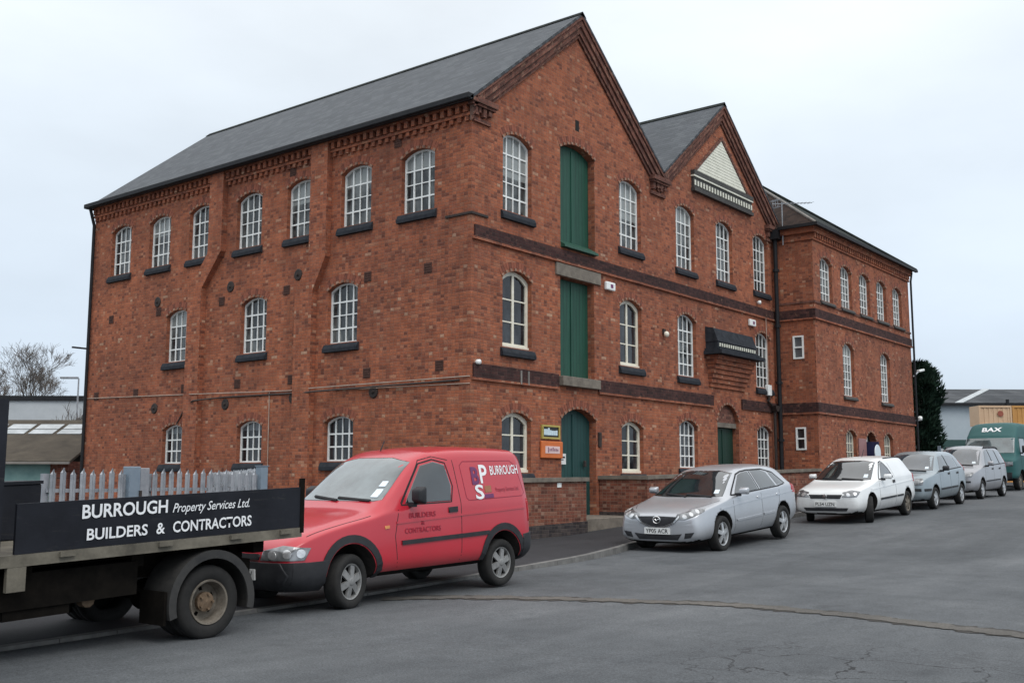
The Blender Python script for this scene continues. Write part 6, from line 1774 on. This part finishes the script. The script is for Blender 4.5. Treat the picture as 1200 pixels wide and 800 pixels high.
# ------------------------------------------------------------------ palisade fence
def palisade(name, label, p0, p1, n, top, h):
    root = empty(name, (p0[0], p0[1], gz(p0[0])), worldgeom=True); tag(root, label, 'fence')
    d = Vector((p1[0] - p0[0], p1[1] - p0[1], 0)); L = d.length; d.normalize(); nrm = Vector((d.y, -d.x, 0))
    bm = bmesh.new(); rnd = random.Random(n)
    up = Vector((0, 0, 1))
    for k in range(n):
        c = Vector((p0[0], p0[1], 0)) + d * (L * (k + 0.5) / n) + nrm * 0.03
        t = top + rnd.uniform(-0.015, 0.015); w = 0.042; b = top - h
        # W section pale with a split pointed head
        pts = [(-w, 0.0), (-w * 0.35, 0.016), (0, 0.004), (w * 0.35, 0.016), (w, 0.0)]
        lo = [bm.verts.new(c + d * u + nrm * v + up * b) for u, v in pts]
        hi = [bm.verts.new(c + d * u + nrm * v + up * (t - 0.09)) for u, v in pts]
        tp = [bm.verts.new(c + d * (u * 0.25) + nrm * v + up * (t - (0.02 if i % 4 else 0.05))) for i, (u, v) in enumerate(pts)]
        lb = [bm.verts.new(c + d * u + nrm * (v - 0.004) + up * b) for u, v in pts]
        hb = [bm.verts.new(c + d * u + nrm * (v - 0.004) + up * (t - 0.09)) for u, v in pts]
        tb = [bm.verts.new(c + d * (u * 0.25) + nrm * (v - 0.004) + up * (t - (0.02 if i % 4 else 0.05))) for i, (u, v) in enumerate(pts)]
        for a, b_ in ((lo, hi), (hi, tp), (hb, lb), (tb, hb)):
            for i in range(4): bm.faces.new((a[i], a[i + 1], b_[i + 1], b_[i]))
        for a, b_ in ((lo, lb), (hi, hb)):
            pass
        for i in (0, 4):
            for a, a2, b_, b2 in ((lo, lb, hi, hb), (hi, hb, tp, tb)): bm.faces.new((a[i], a2[i], b2[i], b_[i]))
    obj('pales', bm, M_GALV, root)
    for z in (top - 0.32, top - h + 0.25):
        a = Vector((p0[0], p0[1], z)); b = Vector((p1[0], p1[1], z))
        bm = bmesh.new(); obox(bm, (a + b) / 2, d, nrm, up, L / 2, 0.012, 0.025); obj('rail', bm, M_GALV, root)
    m = max(1, int(L / 2.6))
    for k in range(m + 1):
        bm = bmesh.new(); c = Vector((p0[0], p0[1], 0)) + d * (L * k / m) - nrm * 0.05
        obox(bm, c + up * (top - h / 2 - 0.06), d, nrm, up, 0.045, 0.035, h / 2 - 0.03); obj('post', bm, M_GALV, root)
    return root
FT = Z(0.175)
palisade('palisade_fence', 'grey steel palisade fence left of the blue grey gate post', (-10.0, -1.0), (-8.83, -1.0), 8, FT, 1.62)
palisade('palisade_fence', 'grey steel palisade fence between the gate post and its end post', (-8.42, -1.0), (-6.46, -1.0), 14, FT + 0.01, 1.62)
palisade('palisade_fence', 'bluish palisade run going back to the brick wall behind the front fence', (-6.4, -0.9), (-0.1, 9.0), 60, FT + 0.04, 1.62)
s = empty('gate_post', (-8.62, -1.0, gz(-8.6)), worldgeom=True); tag(s, 'broad blue grey steel gate post between two palisade runs', 'gate post')
bm = bmesh.new(); box(bm, -8.80, -8.62, -1.08, -0.9, gz(-8.6), FT + 0.02); bevel(bm, 0.008); obj('post', bm, M_GALVBOX, s)
bm = bmesh.new(); box(bm, -8.615, -8.46, -1.06, -0.92, gz(-8.6), FT + 0.0); bevel(bm, 0.008); obj('slam_plate', bm, M_GALV, s)
bm = bmesh.new(); box(bm, -8.64, -8.60, -1.1, -1.081, Z(-0.35), Z(-0.15)); obj('lock', bm, M_IRON, s)
s = empty('end_post', (-6.4, -1.0, gz(-6.4)), worldgeom=True); tag(s, 'blue grey square steel post at the right end of the palisade fence', 'gate post')
bm = bmesh.new(); box(bm, -6.44, -6.30, -1.08, -0.93, gz(-6.4), FT + 0.05); bevel(bm, 0.008); obj('post', bm, M_GALVBOX, s)
bm = bmesh.new(); box(bm, -6.45, -6.29, -1.09, -0.92, FT + 0.051, FT + 0.065); obj('cap', bm, M_GALVBOX, s)

# ------------------------------------------------------------------ background, left
YG = gz(-3, 0) + 1.0
b = empty('warehouse', (12.0, 44.0, YG), worldgeom=True); tag(b, 'pale flat topped warehouse behind the shed on the left', 'warehouse')
ax = Vector((2.74, -3.48, 0)).normalized(); ay = Vector((-ax.y, ax.x, 0)); up = Vector((0, 0, 1))
def pbox(bm, o, l0, l1, d0, d1, z0, z1):
    o = Vector(o); v = []
    for z in (z0, z1):
        for l, d in ((l0, d0), (l1, d0), (l1, d1), (l0, d1)): v.append(bm.verts.new(o + ax * l + ay * d + up * z))
    for f in ((0, 3, 2, 1), (4, 5, 6, 7), (0, 1, 5, 4), (1, 2, 6, 5), (2, 3, 7, 6), (3, 0, 4, 7)): bm.faces.new([v[i] for i in f])
W0 = (11.9, 44.69, 0)
bm = bmesh.new(); pbox(bm, W0, -22, 24, 0.0, 18, YG - 1, Z(4.45)); obj('wall', bm, M_WALLGREY, b)
bm = bmesh.new(); pbox(bm, W0, -22.1, 24.1, -0.12, 18.1, Z(4.45), Z(4.72)); obj('roof_edge', bm, M_GUTTER, b)
b = empty('shed', (1.0, 19.5, YG), worldgeom=True); tag(b, 'low shed with mossy brown roof, pale roof sheets and teal boarding', 'shed')
bm = bmesh.new()
S0 = Vector((0.2, 20.2, 0)); ax = Vector((0.62, -0.78, 0)).normalized(); ay = Vector((0.78, 0.62, 0))
LA, LB = -9.0, 2.0
bm = bmesh.new(); pbox(bm, S0, LA, LB - 0.6, 0, 7.4, YG - 1.5, Z(0.62)); obj('wall', bm, M_TEALWALL, b)
bm = bmesh.new(); pbox(bm, S0, LB - 0.75, LB - 0.15, -0.05, 7.4, YG - 1.5, Z(0.62)); obj('brick_end', bm, M_WALLBRICK, b)
bm = bmesh.new()
def spt(l, d, z): return tuple(S0 + ax * l + ay * d + up * z)
slab(bm, spt(LA, -0.35, Z(0.62)), spt(LB, -0.35, Z(0.62)), spt(LB, 4.0, Z(2.22)), spt(LA, 4.0, Z(2.22)), 0.08)
slab(bm, spt(LA, 8.3, Z(0.62)), spt(LB, 8.3, Z(0.62)), spt(LB, 4.0, Z(2.22)), spt(LA, 4.0, Z(2.22)), 0.08)
rf = obj('roof', bm, M_FELT, b)
bm = bmesh.new()
sl = 1.6 / 4.35
for k in range(11):
    l0 = LA + 0.2 + k * 1.02
    for da, db in ((2.35, 2.8), (2.88, 3.4)):
        slab(bm, spt(l0, da, Z(0.62 + (da + 0.35) * sl + 0.03)), spt(l0 + 0.86, da, Z(0.62 + (da + 0.35) * sl + 0.03)), spt(l0 + 0.86, db, Z(0.62 + (db + 0.35) * sl + 0.03)), spt(l0, db, Z(0.62 + (db + 0.35) * sl + 0.03)), 0.02)
obj('roof_lights', bm, M_ROOFLIGHT, rf)
bm = bmesh.new(); pbox(bm, S0, LA, LB + 0.02, -0.42, -0.34, Z(0.52), Z(0.60)); obj('gutter', bm, M_LEAD, b)
# street lamp
s = empty('street_lamp', (9.0, 32.0, YG), worldgeom=True); tag(s, 'slim grey street lamp rising beside the left edge of the mill', 'street lamp')
bm = bmesh.new(); tube(bm, [(9.0, 32.0, YG - 0.5), (9.0, 32.0, Z(2)), (9.0, 32.0, Z(4.75))], [0.07, 0.05, 0.035], 8); obj('post', bm, M_GALV, s)
bm = bmesh.new(); obox(bm, (8.72, 32.35, Z(4.78)), Vector((-0.62, 0.78, 0)), Vector((0.78, 0.62, 0)), up, 0.42, 0.1, 0.05); bevel(bm, 0.02); obj('lamp_head', bm, M_GALV, s)

# bare winter trees
def bare_tree(name, label, base, h, seed, spread, levels=5, r0=0.22):
    root = empty(name, base, worldgeom=True); tag(root, label, 'tree')
    rnd = random.Random(seed)
    trunk, crown = bmesh.new(), bmesh.new()
    def grow(p, d, l, r, lv):
        pts = [p]; q = p.copy(); dd = d.copy(); n = 4 if lv < 3 else 3
        for k in range(n):
            dd = (dd + Vector((rnd.uniform(-1, 1), rnd.uniform(-1, 1), rnd.uniform(-0.3, 0.8))) * (0.13 if lv < 2 else 0.2)).normalized()
            q = q + dd * (l / n); pts.append(q.copy())
        tube(trunk if lv == 0 else crown, pts, [r * (1 - 0.45 * i / n) for i in range(n + 1)], 7 if lv == 0 else (5 if lv < 2 else 3), cap=False)
        if lv >= levels: return
        m = rnd.randint(3, 4) if lv == 0 else rnd.randint(3, 5)
        for k in range(m):
            t = rnd.uniform(0.45, 1.0) if k else 1.0
            i = min(n - 1, int(t * n)); b0 = pts[i].lerp(pts[i + 1], t * n - i)
            a = rnd.uniform(0, 2 * math.pi); sp = spread * rnd.uniform(0.6, 1.3)
            o = dd.orthogonal().normalized(); o = Matrix.Rotation(a, 3, dd) @ o
            nd = (dd + o * sp + Vector((0, 0, 0.12))).normalized()
            grow(b0, nd, l * rnd.uniform(0.55, 0.8), max(0.01, r * 0.47), lv + 1)
    grow(Vector(base), Vector((0, 0, 1)), h * 0.3, r0, 0)
    obj('trunk', trunk, M_BARK, root, uv=False, normals=False); obj('crown', crown, M_BARK, root, uv=False, normals=False)
bare_tree('bare_tree', 'large leafless tree above the warehouse at the left edge', (20.1, 58.4, YG), 13.2, 11, 0.7, 6, 0.22)
bare_tree('bare_tree', 'leafless tree partly hidden at the far left above the warehouse', (16.6, 60.5, YG), 12.0, 23, 0.7, 6, 0.2)
bare_tree('bare_tree', 'small leafless tree against the mill edge in front of the warehouse', (7.6, 30.6, YG), 4.6, 5, 0.6, 4, 0.12)

# ------------------------------------------------------------------ background, right
s = empty('conifer_tree', (28.8, -0.6, gz(28.8)), worldgeom=True); tag(s, 'tall dark column shaped conifer at the far end of the mill', 'tree')
bm = bmesh.new(); tube(bm, [(28.8, -0.6, gz(28.8) - 0.1), (28.82, -0.62, Z(1.5)), (28.85, -0.65, Z(4.6))], [0.2, 0.14, 0.04], 8); obj('trunk', bm, M_BARK, s)
t = NT('conifer_foliage')
geo = t.node('ShaderNodeNewGeometry').outputs['Position']
cc = t.ramp(t.noise(geo, 2.2, 4), [(0.3, (0.006, 0.017, 0.012)), (0.7, (0.026, 0.058, 0.036))])
M_CONIFER = t.set(cc, 0.75, spec=0.2)
bm = bmesh.new(); rnd = random.Random(4)
for k in range(13000):
    h = rnd.random() ** 0.85
    z = 0.35 + h * 5.0
    rad = 0.98 * (min(1, (1.03 - h) * 6.5)) ** 0.6 * min(1, 0.78 + h * 0.9)
    a = rnd.uniform(0, 2 * math.pi)
    rad *= 0.88 + 0.22 * math.sin(a * 3 + z * 1.7) * math.sin(z * 2.3 + a) + 0.16 * math.sin(z * 7 + a * 5) + (0.16 * rnd.random() if rnd.random() < 0.12 else 0)
    rr = rad * (1 - 0.5 * rnd.random() ** 2)
    c = Vector((28.68 + rr * math.cos(a), -0.45 + rr * math.sin(a), Z(z - 0.9 + 0.55)))
    d = Vector((math.cos(a) * 0.7 + rnd.uniform(-0.5, 0.5), math.sin(a) * 0.7 + rnd.uniform(-0.5, 0.5), rnd.uniform(0.2, 1.2))).normalized()
    o = d.orthogonal().normalized(); o = Matrix.Rotation(rnd.uniform(0, 6.28), 3, d) @ o
    l, w = rnd.uniform(0.12, 0.34), rnd.uniform(0.03, 0.07)
    bm.faces.new([bm.verts.new(q) for q in (c - o * w, c + o * w, c + d * l)])
obj('crown', bm, M_CONIFER, s, uv=False, normals=False)
s = empty('garden_gate', (28.2, -1.5, gz(28)), worldgeom=True); tag(s, 'narrow pale panel standing at the foot of the conifer', 'gate')
bm = bmesh.new(); box(bm, 27.55, 27.95, -1.75, -1.68, gz(28), Z(1.35)); obj('panel', bm, M_WALLGREY, s)
bm = bmesh.new(); box(bm, 27.45, 27.54, -1.77, -1.66, gz(28), Z(1.45)); obj('post', bm, M_GALVBOX, s)

b = empty('industrial_shed', (78, 9, gz(78)), worldgeom=True); tag(b, 'big grey blue clad industrial shed with grey sheet roof on the right', 'shed')
ax = Vector((4.28, -5.42, 0)).normalized(); ay = Vector((-ax.y, ax.x, 0)); ay = ay if ay.x > 0 else -ay
O = Vector((75.87, 12.02, 0))
bm = bmesh.new(); pbox(bm, O, -14, 40, 0.0, 22, gz(78) - 1, Z(6.55)); obj('wall', bm, M_CLADBLUE, b)
def opt(l, d, z): return tuple(O + ax * l + ay * d + up * z)
bm = bmesh.new()
slab(bm, opt(-14, -0.4, Z(6.6)), opt(40, -0.4, Z(6.6)), opt(40, 11, Z(8.75)), opt(-14, 11, Z(8.75)), 0.1)
slab(bm, opt(-14, 22.4, Z(6.6)), opt(40, 22.4, Z(6.6)), opt(40, 11, Z(8.75)), opt(-14, 11, Z(8.75)), 0.1)
rf = obj('roof', bm, M_ROOFGREY, b)
bm = bmesh.new()
sl = 2.15 / 11.4
slab(bm, opt(0.9, -0.3, Z(6.67)), opt(1.6, -0.3, Z(6.67)), opt(9.0, 10.9, Z(6.67 + 11.2 * sl)), opt(8.3, 10.9, Z(6.67 + 11.2 * sl)), 0.05)
obj('pale_roof_strip', bm, M_ROOFLIGHT, rf)
bm = bmesh.new(); pbox(bm, O, -14, 40, -0.55, -0.36, Z(6.38), Z(6.6)); obj('gutter', bm, M_GUTTER, b)
bm = bmesh.new(); c = O + ax * 5.2 - ay * 0.6; tube(bm, [c + up * Z(5.0), c + up * Z(6.9)], 0.14, 8); obj('flue', bm, M_GUTTER, b)
bm = bmesh.new(); c = O + ax * -0.6 + ay * 11; tube(bm, [c + up * Z(8.7), c + up * Z(10.1)], 0.05, 6); tube(bm, [c + up * Z(9.7) - ax * 0.3, c + up * Z(9.7) + ax * 0.3], 0.03, 5); obj('roof_mast', bm, M_GALV, b)

def container(label, o, l, z0, z1, mt, d=6.0, emblem=None):
    s = empty('shipping_container', tuple(Vector(o) + up * z0), worldgeom=True); tag(s, label, 'container')
    bm = bmesh.new()
    n = max(3, int(l / 0.25)); q0 = []
    pbox(bm, o, 0, l, 0.06, d, z0, z1)
    for k in range(n): pbox(bm, o, l * (k + 0.15) / n, l * (k + 0.6) / n, 0.035, 0.0595, z0 + 0.12, z1 - 0.12)
    obj('box', bm, mt, s)
    bm = bmesh.new()
    pbox(bm, o, 0, l, 0.0, 0.059, z1 - 0.119, z1 + 0.003); pbox(bm, o, 0, l, 0.0, 0.059, z0 - 0.003, z0 + 0.119)
    pbox(bm, o, -0.003, 0.1, 0.0, 0.059, z0 + 0.12, z1 - 0.12); pbox(bm, o, l - 0.1, l + 0.003, 0.0, 0.059, z0 + 0.12, z1 - 0.12)
    obj('frame', bm, mt, s)
    if emblem:
        bm = bmesh.new(); rings = lathe(bm, [(0.0005, -0.02), (0.17, -0.02), (0.17, 0.0)], 24)
        M4 = Matrix((ax, ay, up)).transposed()
        for v in bm.verts: v.co = Vector(o) + ax * emblem[0] + M4 @ v.co + up * emblem[1]
        obj('emblem', bm, M_LET_BRN, s)
    return s
M_LET_BRN = noisy('brown_red_print', (0.24, 0.06, 0.04), (0.33, 0.1, 0.06), 8, 0.6)
C0 = Vector((47.75, 2.47, 0)) + ax * 0.6
zc0, zc1 = Z(3.25), Z(4.42)
container('tan shipping container with a round brown emblem, top of the stack', tuple(C0), 1.92, zc0, zc1, M_CONT_TAN, 1.3, (1.25, Z(3.95)))
container('orange shipping container right of the tan one on the stack', tuple(C0 + ax * 1.96), 3.2, zc0, zc1, M_CONT_OR, 1.3)
s = empty('container_trailer', tuple(C0 + up * gz(48)), worldgeom=True); tag(s, 'dark trailer deck under the tan and orange containers', 'trailer')
bm = bmesh.new(); pbox(bm, C0, 0.25, 5.2, 0.05, 1.3, Z(2.95), Z(3.24)); obj('deck', bm, M_CHASSIS, s)
bm = bmesh.new()
bm.free()
for l in (1.0, 2.8, 4.9):
    for d_ in (0.2, 1.05):
        bm = bmesh.new(); pbox(bm, C0, l, l + 0.2, d_, d_ + 0.2, gz(48), Z(2.949)); obj('leg', bm, M_CHASSIS, s)
container('orange shipping container on the ground below the trailer deck', tuple(C0 + ax * 1.5 + ay * 0.5), 3.6, gz(48), Z(2.7), M_CONT_OR, 1.4)
# clutter beside the conifer: green skip with pale sacks
s = empty('skip', (36.5, 0.2, gz(36)), worldgeom=True); tag(s, 'dark green skip with pale crates in front, behind the silver people carrier', 'skip')
bm = bmesh.new(); pbox(bm, (36.4, 1.4, 0), 0, 2.6, 0, 1.4, gz(36) + 1.05, Z(2.05)); pbox(bm, (36.4, 1.4, 0), 0.1, 2.5, 0.1, 1.3, gz(36), gz(36) + 1.049); obj('hopper', bm, M_DKGREEN, s)
rnd = random.Random(8)
for k in range(5):
    c = empty('crate', (35.6 + 0.28 * k, 0.9 - 0.42 * k, gz(36)), worldgeom=True)
    tag(c, ('pale plastic crate nearest the conifer', 'second pale crate from the conifer', 'middle pale crate of the row by the skip', 'second pale crate from the teal van', 'pale plastic crate nearest the teal van')[k], 'crate', 'pale crates by the skip')
    h = rnd.uniform(1.2, 1.75)
    bm = bmesh.new(); pbox(bm, (35.3 + 0.29 * k, 1.5 - 0.37 * k, 0), 0.02, 0.42, 0, 0.5, gz(36), gz(36) + h); bevel(bm, 0.03); obj('tub', bm, M_WALLGREY if k % 2 else M_LEAD, c)
    bm = bmesh.new(); pbox(bm, (35.3 + 0.29 * k, 1.5 - 0.37 * k, 0), 0.0, 0.44, -0.02, 0.52, gz(36) + h + 0.0005, gz(36) + h + 0.06); obj('lid', bm, M_DKGREEN, c)
